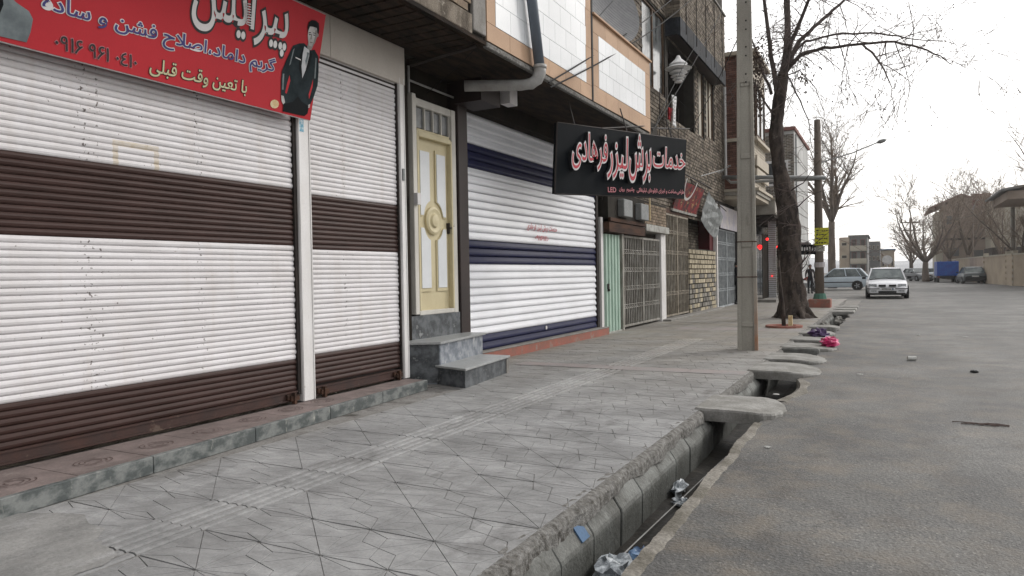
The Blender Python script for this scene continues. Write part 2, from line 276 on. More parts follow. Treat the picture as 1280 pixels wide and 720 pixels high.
def slat_lines(n, l, src):              # long hairline scratches along the asphalt are left to noise; here: tyre-worn pale lanes
    g, s = sepxyz(n, l)
    t = n.new('ShaderNodeTexVoronoi'); t.inputs['Scale'].default_value = 26; l.new(g.outputs['Position'], t.inputs['Vector'])
    k = mth(n, l, 'LESS_THAN', t.outputs['Distance'], .17)
    t3 = n.new('ShaderNodeTexNoise'); t3.inputs['Scale'].default_value = 5; l.new(g.outputs['Position'], t3.inputs['Vector'])
    k = mth(n, l, 'MULTIPLY', k, mth(n, l, 'GREATER_THAN', t3.outputs[0], .5))
    c = mixc(n, l, mth(n, l, 'MULTIPLY', k, .55), src, (.30, .29, .27))
    # cracks
    v = n.new('ShaderNodeTexVoronoi'); v.feature = 'DISTANCE_TO_EDGE'; v.inputs['Scale'].default_value = .55
    nn = n.new('ShaderNodeTexNoise'); nn.inputs['Scale'].default_value = 1.7; nn.inputs['Detail'].default_value = 5
    l.new(g.outputs['Position'], nn.inputs['Vector'])
    ad = n.new('ShaderNodeVectorMath'); ad.operation = 'ADD'; l.new(g.outputs['Position'], ad.inputs[0]); l.new(nn.outputs[1], ad.inputs[1]); l.new(ad.outputs[0], v.inputs['Vector'])
    k2 = mth(n, l, 'MULTIPLY', mth(n, l, 'LESS_THAN', v.outputs['Distance'], .008), mth(n, l, 'GREATER_THAN', nn.outputs[0], .52))
    c = mixc(n, l, mth(n, l, 'MULTIPLY', k2, .5), c, (.05, .05, .048))
    # broad old repair patches and dust gathered beside the channel
    t6 = n.new('ShaderNodeTexNoise'); t6.inputs['Scale'].default_value = .42; t6.inputs['Detail'].default_value = 5; l.new(g.outputs['Position'], t6.inputs['Vector'])
    r6 = n.new('ShaderNodeMapRange'); r6.inputs[1].default_value = .42; r6.inputs[2].default_value = .58; r6.inputs[3].default_value = .80; r6.inputs[4].default_value = 1.18; l.new(t6.outputs[0], r6.inputs[0])
    v6 = n.new('ShaderNodeVectorMath'); v6.operation = 'SCALE'; l.new(c, v6.inputs[0]); l.new(r6.outputs[0], v6.inputs['Scale']); c = v6.outputs[0]
    t7 = n.new('ShaderNodeTexNoise'); t7.inputs['Scale'].default_value = 2.4; t7.inputs['Detail'].default_value = 7; t7.inputs['Roughness'].default_value = .7; l.new(g.outputs['Position'], t7.inputs['Vector'])
    r7 = n.new('ShaderNodeMapRange'); r7.inputs[1].default_value = .47; r7.inputs[2].default_value = .66; l.new(t7.outputs[0], r7.inputs[0])
    r8 = n.new('ShaderNodeMapRange'); r8.inputs[1].default_value = -1.1; r8.inputs[2].default_value = 2.6; r8.inputs[3].default_value = 1.0; r8.inputs[4].default_value = .22; l.new(s.outputs[0], r8.inputs[0])
    c = mixc(n, l, mth(n, l, 'MULTIPLY', mth(n, l, 'MULTIPLY', r7.outputs[0], r8.outputs[0]), .65), c, (.165, .135, .10))
    # oil and dark patches
    t4 = n.new('ShaderNodeTexNoise'); t4.inputs['Scale'].default_value = 1.15; t4.inputs['Detail'].default_value = 3
    mp = n.new('ShaderNodeVectorMath'); mp.operation = 'MULTIPLY'; mp.inputs[1].default_value = (2.2, 1.8, 1); l.new(g.outputs['Position'], mp.inputs[0]); l.new(mp.outputs[0], t4.inputs['Vector'])
    r = n.new('ShaderNodeMapRange'); r.inputs[1].default_value = .60; r.inputs[2].default_value = .68; l.new(t4.outputs[0], r.inputs[0])
    return mixc(n, l, mth(n, l, 'MULTIPLY', r.outputs[0], .55), c, (.065, .058, .05))
extra(M['asphalt'], slat_lines)
def low_darken(n, l, src):                    # channel blocks turn darker towards the bottom
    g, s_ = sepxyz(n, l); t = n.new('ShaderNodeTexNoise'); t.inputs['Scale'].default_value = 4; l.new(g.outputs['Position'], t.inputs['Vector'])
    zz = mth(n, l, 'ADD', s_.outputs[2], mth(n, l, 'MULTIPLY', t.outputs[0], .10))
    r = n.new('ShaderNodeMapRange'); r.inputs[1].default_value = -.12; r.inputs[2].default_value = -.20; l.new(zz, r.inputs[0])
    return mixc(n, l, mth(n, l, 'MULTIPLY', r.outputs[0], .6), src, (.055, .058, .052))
extra(M['concrete'], low_darken)
def dusty(n, l, src):                   # tan dust farther along the pavement and at the foot of the walls
    g, s_ = sepxyz(n, l); t = n.new('ShaderNodeTexNoise'); t.inputs['Scale'].default_value = 1.2; t.inputs['Detail'].default_value = 6; l.new(g.outputs['Position'], t.inputs['Vector'])
    a = n.new('ShaderNodeMapRange'); a.inputs[1].default_value = 6; a.inputs[2].default_value = 15; l.new(s_.outputs[1], a.inputs[0])
    b = n.new('ShaderNodeMapRange'); b.inputs[1].default_value = -4.3; b.inputs[2].default_value = -5.4; l.new(s_.outputs[0], b.inputs[0])
    k = mth(n, l, 'MULTIPLY', mth(n, l, 'MAXIMUM', a.outputs[0], b.outputs[0]), mth(n, l, 'MULTIPLY', t.outputs[0], 1.15), clamp=True)
    c = mixc(n, l, k, src, (.27, .24, .195))
    t2 = n.new('ShaderNodeTexNoise'); t2.inputs['Scale'].default_value = 9; t2.inputs['Detail'].default_value = 7
    v2 = n.new('ShaderNodeVectorMath'); v2.operation = 'MULTIPLY'; v2.inputs[1].default_value = (.6, 1.6, 1); l.new(g.outputs['Position'], v2.inputs[0]); l.new(v2.outputs[0], t2.inputs['Vector'])
    r = n.new('ShaderNodeMapRange'); r.inputs[1].default_value = .35; r.inputs[2].default_value = .65; r.inputs[3].default_value = .86; r.inputs[4].default_value = 1.10; l.new(t2.outputs[0], r.inputs[0])
    v = n.new('ShaderNodeVectorMath'); v.operation = 'SCALE'; l.new(c, v.inputs[0]); l.new(r.outputs[0], v.inputs['Scale']); return v.outputs[0]

def tile_vary(n, l, src):               # each paver its own tone, by the grid cell it lies in
    g, s = sepxyz(n, l)
    cx = mth(n, l, 'FLOOR', mth(n, l, 'DIVIDE', mth(n, l, 'ADD', s.outputs[0], 20 + 2.47), .41))
    cy = mth(n, l, 'FLOOR', mth(n, l, 'DIVIDE', mth(n, l, 'SUBTRACT', s.outputs[1], 3.04), .387))
    cb = n.new('ShaderNodeCombineXYZ'); l.new(cx, cb.inputs[0]); l.new(cy, cb.inputs[1])
    wn = n.new('ShaderNodeTexWhiteNoise'); l.new(cb.outputs[0], wn.inputs['Vector'])
    r = n.new('ShaderNodeMapRange'); r.inputs[3].default_value = .90; r.inputs[4].default_value = 1.08; l.new(wn.outputs['Value'], r.inputs[0])
    v = n.new('ShaderNodeVectorMath'); v.operation = 'SCALE'; l.new(src, v.inputs[0]); l.new(r.outputs[0], v.inputs['Scale']); return v.outputs[0]
extra(M['paver'], tile_vary)
extra(M['paver'], dusty)

# ---------------------------------------------------------------- objects
LOC = {}
def tag(o, label=None, cat=None, group=None, kind=None):
    if label: o['label'] = label
    if cat: o['category'] = cat
    if group: o['group'] = group
    if kind: o['kind'] = kind
    return o
def thing(name, label, cat, loc=(0, 0, 0), group=None, rz=0):
    o = bpy.data.objects.new(name, None); COL.objects.link(o); o.location = loc; o.rotation_euler = (0, 0, rz)
    o.empty_display_size = .2; LOC[o.name] = Vector(loc); return tag(o, label, cat, group)
class MB:
    def __init__(s): s.v = []; s.f = []
    def poly(s, *pts):
        b = len(s.v); s.v += [tuple(p) for p in pts]; s.f.append(tuple(range(b, b + len(pts)))); return s
    def raw(s, vs, fs):
        b = len(s.v); s.v += [tuple(p) for p in vs]; s.f += [tuple(b + i for i in f) for f in fs]; return s
    def box(s, x0, x1, y0, y1, z0, z1):
        return s.raw([(x, y, z) for z in (z0, z1) for y in (y0, y1) for x in (x0, x1)],
                     [(0, 2, 3, 1), (4, 5, 7, 6), (0, 1, 5, 4), (2, 6, 7, 3), (0, 4, 6, 2), (1, 3, 7, 5)])
    def obox(s, c, a, b, d):
        c, a, b, d = Vector(c), Vector(a), Vector(b), Vector(d)
        return s.raw([c + a * x + b * y + d * z for z in (-1, 1) for y in (-1, 1) for x in (-1, 1)],
                     [(0, 2, 3, 1), (4, 5, 7, 6), (0, 1, 5, 4), (2, 6, 7, 3), (0, 4, 6, 2), (1, 3, 7, 5)])
    def prism(s, pts, off):
        n = len(pts); off = Vector(off); p = [Vector(q) for q in pts]
        return s.raw(p + [q + off for q in p], [tuple(range(n))[::-1], tuple(range(n, 2 * n))] + [(i, (i + 1) % n, n + (i + 1) % n, n + i) for i in range(n)])
    def tube(s, pts, r, n=6, cap=True):
        pts = [Vector(p) for p in pts]
        if not isinstance(r, (list, tuple)): r = [r] * len(pts)
        rings = []
        up = Vector((0, 0, 1)) if abs((pts[1] - pts[0]).normalized().z) < .9 else Vector((1, 0, 0))
        for i, p in enumerate(pts):
            t = (pts[min(i + 1, len(pts) - 1)] - pts[max(i - 1, 0)]).normalized()
            u = t.cross(up)
            if u.length < 1e-4: u = t.cross(Vector((0, 1, 0)))
            u.normalize(); v = t.cross(u)
            rings.append([p + (u * cos(2 * pi * k / n) + v * sin(2 * pi * k / n)) * r[i] for k in range(n)])
            up = -v if False else v.cross(t) * -1 if False else up
        vs = [q for rg in rings for q in rg]; fs = []
        for i in range(len(pts) - 1):
            for k in range(n):
                a, b2 = i * n + k, i * n + (k + 1) % n
                fs.append((a, b2, b2 + n, a + n))
        if cap: fs += [tuple(range(n))[::-1], tuple(range((len(pts) - 1) * n, len(pts) * n))]
        return s.raw(vs, fs)
    def lathe(s, c, prof, axis=Vector((0, 0, 1)), n=16):
        c = Vector(c); axis = Vector(axis).normalized(); u = axis.orthogonal().normalized(); v = axis.cross(u)
        vs = [c + axis * h + (u * cos(2 * pi * k / n) + v * sin(2 * pi * k / n)) * r for r, h in prof for k in range(n)]
        fs = [(i * n + k, i * n + (k + 1) % n, (i + 1) * n + (k + 1) % n, (i + 1) * n + k) for i in range(len(prof) - 1) for k in range(n)]
        return s.raw(vs, fs)
    def build(s, name, m, parent=None, label=None, kind=None, smooth=False, local=False, loc=None):
        off = Vector((0, 0, 0)) if local or parent is None else LOC[parent.name]
        if loc is not None: off = Vector(loc)
        me = bpy.data.meshes.new(name); me.from_pydata([tuple(Vector(p) - off) for p in s.v], [], s.f); me.validate()
        for mm in (m if isinstance(m, (list, tuple)) else [m]): me.materials.append(mm)
        if smooth: me.shade_smooth()
        o = bpy.data.objects.new(name, me); COL.objects.link(o)
        if parent is not None:
            o.parent = parent; LOC[o.name] = off if not local else Vector((0, 0, 0))
            if loc is not None: o.location = Vector(loc) - LOC[parent.name]
        else:
            if loc is not None: o.location = loc
            LOC[o.name] = off
        return tag(o, label, None, None, kind)
def single(o, label, cat, group=None): return tag(o, label, cat, group)
def inst(me, name, parent, loc, rz=0, label=None):
    o = bpy.data.objects.new(name, me); COL.objects.link(o); o.parent = parent
    o.location = Vector(loc) - LOC[parent.name]; o.rotation_euler = (0, 0, rz); LOC[o.name] = Vector(loc)
    if label: o['label'] = label
    return o
def mesh_of(mb, name, m, smooth=False):
    me = bpy.data.meshes.new(name); me.from_pydata([tuple(p) for p in mb.v], [], mb.f)
    for mm in (m if isinstance(m, (list, tuple)) else [m]): me.materials.append(mm)
    if smooth: me.shade_smooth()
    return me
def bevel(o, w=.01, seg=2):
    b = o.modifiers.new('bevel', 'BEVEL'); b.width = w; b.segments = seg; b.limit_method = 'ANGLE'; return o
def jig(a): return random.uniform(-a, a)

def brick_field(mb, o, u, v, nrm, L, H, bl=.22, bh=.065, gap=.012, proud=.012, jit=.004, holes=()):
    """courses of separate bricks laid in running bond on the plane o + u*s + v*t"""
    o, u, v, nrm = Vector(o), Vector(u), Vector(v), Vector(nrm); row = 0; t = 0.0
    while t + bh <= H + 1e-6:
        s = -(bl + gap) / 2 if row % 2 else 0.0
        while s < L:
            a, b = max(s, 0), min(s + bl, L)
            if b - a > .03 and not any(a < hx1 and b > hx0 and t < hz1 and t + bh > hz0 for hx0, hx1, hz0, hz1 in holes):
                p = proud + jig(jit)
                q = [o + u * x + v * (z + jig(jit * .5)) for x, z in ((a, t), (b, t), (b, t + bh), (a, t + bh))]
                mb.raw(q + [w_ + nrm * p for w_ in q], [(4, 5, 6, 7), (0, 1, 5, 4), (1, 2, 6, 5), (2, 3, 7, 6), (3, 0, 4, 7)])
            s += bl + gap
        row += 1; t += bh + gap

# ---- Persian lettering (letters joined by their presentation forms, right to left)
_F = {'ا': (0xFE8D, 0), 'ب': (0xFE8F, 1), 'پ': (0xFB56, 1), 'ت': (0xFE95, 1), 'ج': (0xFE9D, 1), 'چ': (0xFB7A, 1), 'ح': (0xFEA1, 1), 'خ': (0xFEA5, 1), 'د': (0xFEA9, 0), 'ر': (0xFEAD, 0), 'ز': (0xFEAF, 0), 'س': (0xFEB1, 1), 'ش': (0xFEB5, 1), 'ص': (0xFEB9, 1), 'ط': (0xFEC1, 1), 'ع': (0xFEC9, 1), 'غ': (0xFECD, 1), 'ف': (0xFED1, 1), 'ق': (0xFED5, 1), 'ک': (0xFB8E, 1), 'گ': (0xFB92, 1), 'ل': (0xFEDD, 1), 'م': (0xFEE1, 1), 'ن': (0xFEE5, 1), 'و': (0xFEED, 0), 'ه': (0xFEE9, 1), 'ی': (0xFBFC, 1)}
def shape(s):
    out = []; i = 0
    dual = lambda c: c in _F and _F[c][1]
    while i < len(s):
        c = s[i]
        if c not in _F: out.append(c); i += 1; continue
        prev = i > 0 and dual(s[i - 1])
        if c == 'ل' and i + 1 < len(s) and s[i + 1] == 'ا': out.append(chr(0xFEFB + (1 if prev else 0))); i += 2; continue
        nxt = i + 1 < len(s) and s[i + 1] in _F and _F[c][1]
        out.append(chr(_F[c][0] + (3 if prev and nxt else 1 if prev else 2 if nxt else 0))); i += 1
    return ''.join(reversed(out))
def contours(body):
    c = bpy.data.curves.new('txt', 'FONT'); c.body = body; c.resolution_u = 3
    o = bpy.data.objects.new('txt', c); COL.objects.link(o); dg = bpy.context.evaluated_depsgraph_get()
    cv = o.evaluated_get(dg).to_curve(dg); res = []
    for sp in cv.splines:
        P = sp.bezier_points; pts = []
        for i in range(len(P)):
            a, b = P[i], P[(i + 1) % len(P)]
            straight = a.handle_right_type == 'VECTOR' and b.handle_left_type == 'VECTOR'
            pts += [Vector(q) for q in interpolate_bezier(a.co, a.handle_right, b.handle_left, b.co, 2 if straight else 5)][:-1]
        q = []
        for p in pts:
            if not q or (p - q[-1]).length > 1e-3: q.append(Vector((p.x, p.y, 0)))
        if len(q) > 2 and (q[0] - q[-1]).length < 1e-3: q.pop()
        if len(q) > 2: res.append(q)
    o.to_curve_clear(); bpy.data.objects.remove(o); bpy.data.curves.remove(c)
    return res
def fatten(c, d, sg):
    """push a closed outline outwards by d (sg: +1 when outer loops run anticlockwise)"""
    n = len(c); r = []
    for i in range(n):
        t1 = (c[i] - c[i - 1]).normalized(); t2 = (c[(i + 1) % n] - c[i]).normalized()
        n1, n2 = Vector((t1.y, -t1.x, 0)), Vector((t2.y, -t2.x, 0)); m = n1 + n2
        m = m.normalized() if m.length > .2 else n1
        r.append(c[i] + m * (d * sg * min(1.35, 1 / max(.4, m.dot(n1)))))
    return r
def area(p): return sum(p[i].x * p[(i + 1) % len(p)].y - p[(i + 1) % len(p)].x * p[i].y for i in range(len(p))) / 2
def inside(pt, poly):
    r = False
    for i in range(len(poly)):
        a, b = poly[i], poly[i - 1]
        if (a.y > pt.y) != (b.y > pt.y) and pt.x < (b.x - a.x) * (pt.y - a.y) / (b.y - a.y) + a.x: r = not r
    return r
def lettering(name, body, m, parent, o, u, v, n, W, H, off=0.0, depth=0.0, side=None, slant=0.0, rtl=True, lift=0.0, face=None, face_off=0.0):
    """words fitted to the box o + u*[0,W] + v*[0,H]; with depth every raised letter is its own part, its face a sub-part"""
    body = shape(body) if rtl else body
    base = contours(body)
    if not base: return None
    xs = [p.x + p.y * slant for c in base for p in c]; ys = [p.y for c in base for p in c]
    x0, x1, y0, y1 = min(xs), max(xs), min(ys), max(ys); kx, ky = W / (x1 - x0), H / (y1 - y0)
    big = max(base, key=lambda c: abs(area(c))); sg = 1 if area(big) > 0 else -1
    outer = [c for c in base if area(c) * sg > 0]; holes = [c for c in base if area(c) * sg <= 0]
    mp = lambda p, h: o + u * ((p.x + p.y * slant - x0) * kx) + v * ((p.y - y0) * ky) + n * h
    allm = MB()
    for k, c in enumerate(outer):
        hs = [h for h in holes if inside(h[0], c)]
        def fill(mb, d, h):
            loops = [fatten(lp, d, sg) for lp in [c] + hs]
            if d > .03: loops = [loops[0]] + [q for q, w in zip(loops[1:], hs) if abs(area(w)) > 14 * d * d]
            flat = [p for lp in loops for p in lp]; mb.raw([mp(p, h + (k % 5) * .00015) for p in flat], tessellate_polygon(loops)); return loops
        if not depth: fill(allm, off, lift); continue
        mb = MB(); loops = fill(mb, off, depth); nt_ = len(mb.f)
        for lp in loops:
            for i in range(len(lp)): mb.poly(mp(lp[i - 1], 0), mp(lp[i], 0), mp(lp[i], depth), mp(lp[i - 1], depth))
        ob = mb.build('raised_letter', [m, side], parent)
        for i, p in enumerate(ob.data.polygons):
            if i >= nt_: p.material_index = 1
        f = MB(); fill(f, face_off, depth + .004); f.build('letter_face', face, ob)
    if not depth: return allm.build(name, m, parent, kind='stuff' if len(outer) > 1 else None)

# ================================================================ THE SETTING
XK = -1.60      # sidewalk edge at the channel
mb = MB()
gz = -.10
mb.poly((-400, -60, gz), (-1.75, -60, gz), (-1.75, 46, gz), (-400, 46, gz))
mb.poly((-1.0, -60, gz), (400, -60, gz), (400, 46, gz), (-1.0, 46, gz))
mb.poly((-1.75, 29.6, gz), (-1.0, 29.6, gz), (-1.0, 46, gz), (-1.75, 46, gz))
mb.poly((-400, 46, gz), (400, 46, gz), (400, 400, gz), (-400, 400, gz))
mb.build('ground', M['ground'], kind='structure')
# road
mb = MB(); rz = -.06
ys = [-40 + i for i in range(40)] + [i * .18 for i in range(0, 165)]
E1 = []
random.seed(3)
for i in range(0, 165):
    y = i * .18; x = -1.06 + jig(.018)
    if 8.2 < y < 10.0: x = -1.02 + .13 * sin((y - 8.2) / 1.8 * pi) + jig(.03)
    if y > 15: x += jig(.06)
    E1.append((x, y))
left = [(-1.06, -40)] + E1
for i in range(len(left) - 1):
    (xa, ya), (xb, yb) = left[i], left[i + 1]
    mb.poly((xa, ya, rz), (13, ya, rz), (13, yb, rz), (xb, yb, rz))
mb.poly((-1.06, 29.52, rz), (13, 29.52, rz), (13, 36, rz), (-1.06, 36, rz))
mb.poly((-60, 36, rz), (13, 36, rz), (13, 64, rz), (-60, 64, rz))
mb.poly((-3.2, 64, rz), (9.2, 64, rz), (9.2, 300, rz), (-3.2, 300, rz))
for (xa, ya), (xb, yb) in zip(left, left[1:]): mb.poly((xa, ya, rz), (xb, yb, rz), (xb - .03, yb, -.5), (xa - .03, ya, -.5))
road = mb.build('road', M['asphalt'], kind='structure')
MB().box(-1.735, -1.06, 29.6, 36, -.5, -.058).build('channel_end', M['cement'], kind='structure')
# irregular cement lip along the channel on the road side
mb = MB(); random.seed(5)
prev = None
for i in range(-75, 375):
    y = i * .04
    if 6.95 < y < 8.15 or 9.9 < y: continue
    wd = .030 + .022 * mnoise.noise((y * 2.3, 0, 0)) + .012 * mnoise.noise((y * 9.1, 5, 0)) if y < 7 else .05 + .025 * sin(y * 8) + random.random() * .01
    x0 = -1.115 + .022 * mnoise.noise((y * 1.9, 9, 0)) + .008 * mnoise.noise((y * 11, 3, 0)) if y < 7 else -1.02 + .13 * sin((y - 8.2) / 1.8 * pi) - .06
    ring = [(x0 - .01, y, -.50), (x0, y, -.070 + jig(.003)), (x0 + .010, y, -.048 + jig(.0025)), (x0 + wd + .02, y, -.050 + jig(.002)), (x0 + wd + .045, y, -.056), (x0 + wd + .062, y, -.0635)]
    if prev and y - prev[0][1] < .15:
        for k in range(5): mb.poly(prev[k], prev[k + 1], ring[k + 1], ring[k])
    prev = ring
mb.build('channel_lip', M['lip_cement'], kind='structure', smooth=True)
# channel bed and far wall
mb = MB(); random.seed(6)
for i in range(-10, 100):
    for k in range(5):
        f = lambda i, k: (-1.62 + k * .14, i * .33, -.425 + .012 * sin(i * 1.7 + k) + .05 * (abs(k - 2) / 4))
        mb.poly(f(i, k), f(i + 1, k), f(i + 1, k + 1), f(i, k + 1))
mb.build('channel_bed', M['silt'], kind='structure', smooth=True)
# kerb wall of cast blocks with a rough mortar cap
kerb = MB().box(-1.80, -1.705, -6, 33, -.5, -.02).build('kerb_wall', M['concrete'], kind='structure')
random.seed(8); y = -3.0
while y < 32:
    L = .46 + jig(.03); d = jig(.006); t = -.085 + jig(.008)
    P = [(-1.72, -.50), (-1.54 + d, -.50), (-1.532 + d, -.195), (-1.538 + d, -.17), (-1.60 + d, t), (-1.72, t + .01)]
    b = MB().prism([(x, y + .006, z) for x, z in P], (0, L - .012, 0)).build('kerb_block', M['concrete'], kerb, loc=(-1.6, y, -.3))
    bevel(b, .006, 1)
    y += L
mb = MB(); random.seed(9); prev = None
for i in range(-60, 660):
    y = i * .05
    e = -1.585 + jig(.003) + .012 * sin(y * 5) + .008 * sin(y * 13)
    drop = -.098 + .012 * sin(y * 3.1) + .006 * sin(y * 9.7) + jig(.005)
    ring = [(-1.735, y, -.012), (-1.69, y, -.001 + jig(.002)), (-1.63, y, -.004 + jig(.003)), (e - .012, y, -.012 + jig(.004)), (e, y, -.035 + jig(.005)), (e + .005 + jig(.004), y, drop), (e - .03, y, drop - .01)]
    if prev:
        for k in range(6): mb.poly(prev[k], prev[k + 1], ring[k + 1], ring[k])
    prev = ring
mb.build('mortar_cap', M['mortar'], kerb, smooth=True)

# ---- sidewalk of patterned pavers
TX, TY, X0, Y0 = .41, .387, -2.47, 3.04
sw = MB().box(-12, -1.735, -6, 36, -.098, -.0075).build('sidewalk', M['grout'], kind='structure')
def inset(poly, d):
    n = len(poly); ctr = sum((Vector(p) for p in poly), Vector((0, 0))) / n; res = []
    L = []
    for i in range(n):
        a, b = Vector(poly[i]), Vector(poly[(i + 1) % n]); t = (b - a).normalized(); nn = Vector((-t.y, t.x))
        if nn.dot(ctr - a) < 0: nn = -nn
        L.append((a + nn * d, t))
    for i in range(n):
        (p, t), (q, s_) = L[i - 1], L[i]; den = t.x * s_.y - t.y * s_.x
        k = ((q.x - p.x) * s_.y - (q.y - p.y) * s_.x) / den; r = p + t * k; res.append(r)
    return res
K = [[(0, 0), (.40, .17), (.5, .5), (.17, .40)], [(1, 1), (.60, .83), (.5, .5), (.83, .60)],
     [(0, 0), (1, 0), (.40, .17)], [(1, 0), (.5, .5), (.40, .17)], [(1, 0), (.83, .60), (.5, .5)], [(1, 0), (1, 1), (.83, .60)],
     [(0, 0), (0, 1), (.17, .40)], [(0, 1), (.5, .5), (.17, .40)], [(0, 1), (.60, .83), (.5, .5)], [(0, 1), (1, 1), (.60, .83)]]
def paver_mesh(kind, flip):
    mb = MB()
    if kind == 'star':
        for q in K:
            p = [((x if not flip else 1 - x) * TX, y * TY) for x, y in q]
            g = .0026 if len(q) == 4 else .0017
            p = inset(p, g); p = [Vector((a.x, TY / 2 + (a.y - TY / 2) * .989)) for a in p]
            if sum(p[i].x * p[(i + 1) % len(p)].y - p[(i + 1) % len(p)].x * p[i].y for i in range(len(p))) < 0: p = p[::-1]
            c = sum(p, Vector((0, 0))) / len(p)
            n = len(p); t2 = [c + (a - c) * .985 for a in p]
            mb.raw([(a.x, a.y, -.012) for a in p] + [(a.x, a.y, -.0015) for a in p] + [(a.x, a.y, 0) for a in t2],
                   [tuple(range(2 * n, 3 * n))] + [(i, (i + 1) % n, n + (i + 1) % n, n + i) for i in range(n)] + [(n + i, n + (i + 1) % n, 2 * n + (i + 1) % n, 2 * n + i) for i in range(n)])
    else:
        nr = 5; wv = (TX - .008) / nr
        for k in range(nr):
            x = .004 + k * wv
            pr = [(x, -.012), (x + .002, -.003), (x + .016, .004), (x + wv - .030, .004), (x + wv - .016, -.003), (x + wv - .014, -.012)]
            mb.raw([(a, .004, b) for a, b in pr] + [(a, TY - .004, b) for a, b in pr], [(i, i + 1, 7 + i, 6 + i)[::-1] for i in range(5)] + [(0, 1, 2, 3, 4, 5), (11, 10, 9, 8, 7, 6)])
    return mb
stars = [mesh_of(paver_mesh('star', f), 'paver', M['paver']) for f in (0, 1)]
ribm = mesh_of(paver_mesh('rib', 0), 'paver', M['paver'])
smb = [paver_mesh('star', 0), paver_mesh('star', 1), paver_mesh('rib', 0)]
rest = MB(); pinkm = MB()
random.seed(11); cnt = 0
cells = []
for j in range(-16, 86):
    for i in range(-8, 2):
        x, y = X0 + i * TX, Y0 + j * TY
        cells.append((j, i, x, y))
def seen(x, y):
    d = Vector((x + .2, y + .2, 0)) - CP; z = d.dot(FW)
    if z < .5: return False
    px, py = 640 + F_PX * d.dot(RT) / z, 360 - F_PX * d.dot(UP) / z
    return -60 < px < 1340 and py < 800
cells.sort(key=lambda c: (0 if seen(c[2], c[3]) else 1, c[3]))
for (j, i, x, y) in cells:
    if x + TX > -1.70: xmax = -1.72
    par = (i + j) % 2
    ribcol = (i == -3)
    if x + TX > -1.60: continue
    if x < -4.62 and y < 7.0 : continue
    if cnt < 290 and seen(x, y):
        o = inst(ribm if ribcol else stars[par], 'paver', sw, (x, y, jig(.0018))); o.rotation_euler = (jig(.0018), jig(.0018), jig(.002)); cnt += 1
    elif y < 13.4:
        src = smb[2] if ribcol else smb[par]; z = jig(.002)
        rest.raw([(a + x, b + y, c + z) for a, b, c in src.v], src.f)
    else:
        t = pinkm if (j % 11 == 3 or (j % 11 == 4 and random.random() < .4)) and i > -6 else rest
        z = jig(.002); g = .004
        t.raw([(x + g, y + g, z), (x + TX - g, y + g, z + jig(.0015)), (x + TX - g, y + TY - g, z + jig(.0015)), (x + g, y + TY - g, z)], [(0, 1, 2, 3)])
rest.build('paving', M['paver'], sw, kind='stuff')
pinkm.build('pink_paving', M['pink_paver'], sw, kind='stuff')
# row of cut pavers at the outer edge and a pinkish cross band
edge = MB()
for j in range(-16, 86):
    y = Y0 + j * TY; z = jig(.002)
    for xa, xb in ((X0 + 2 * TX - .004, -1.715), (-5.9, X0 - 8 * TX)) if y > 7 else ((X0 + 2 * TX - .004, -1.715),):
        if xb - xa > .02: edge.raw([(xa, y + .004, z), (xb, y + .004, z), (xb, y + TY - .004, z), (xa, y + TY - .004, z)], [(0, 1, 2, 3)])
edge.build('edge_paving', M['paver'], sw, kind='stuff')
mb = MB()
for k in range(9):
    x = -5.0 + k * .37; y = 9.62 + .02 * sin(k)
    mb.raw([(x, y, .0045), (x + .362, y, .0045), (x + .362, y + .36, .0045), (x, y + .36, .0045)], [(0, 1, 2, 3)])
mb.build('pink_band', M['pink_paver'], sw, kind='stuff')
# trowelled cement patch, near left
c = atZ(40, 705); random.seed(12); P = []
for k in range(26):
    a = 2 * pi * k / 26; r = 1 + jig(.16)
    P.append((-4.05 + cos(a) * .72 * r, 1.98 + sin(a) * .50 * r, .0055))
MB().raw(P + [(-4.05, 1.98, .009)], [(k, (k + 1) % 26, 26) for k in range(26)]).build('cement_patch', M['patch'], sw, smooth=True)

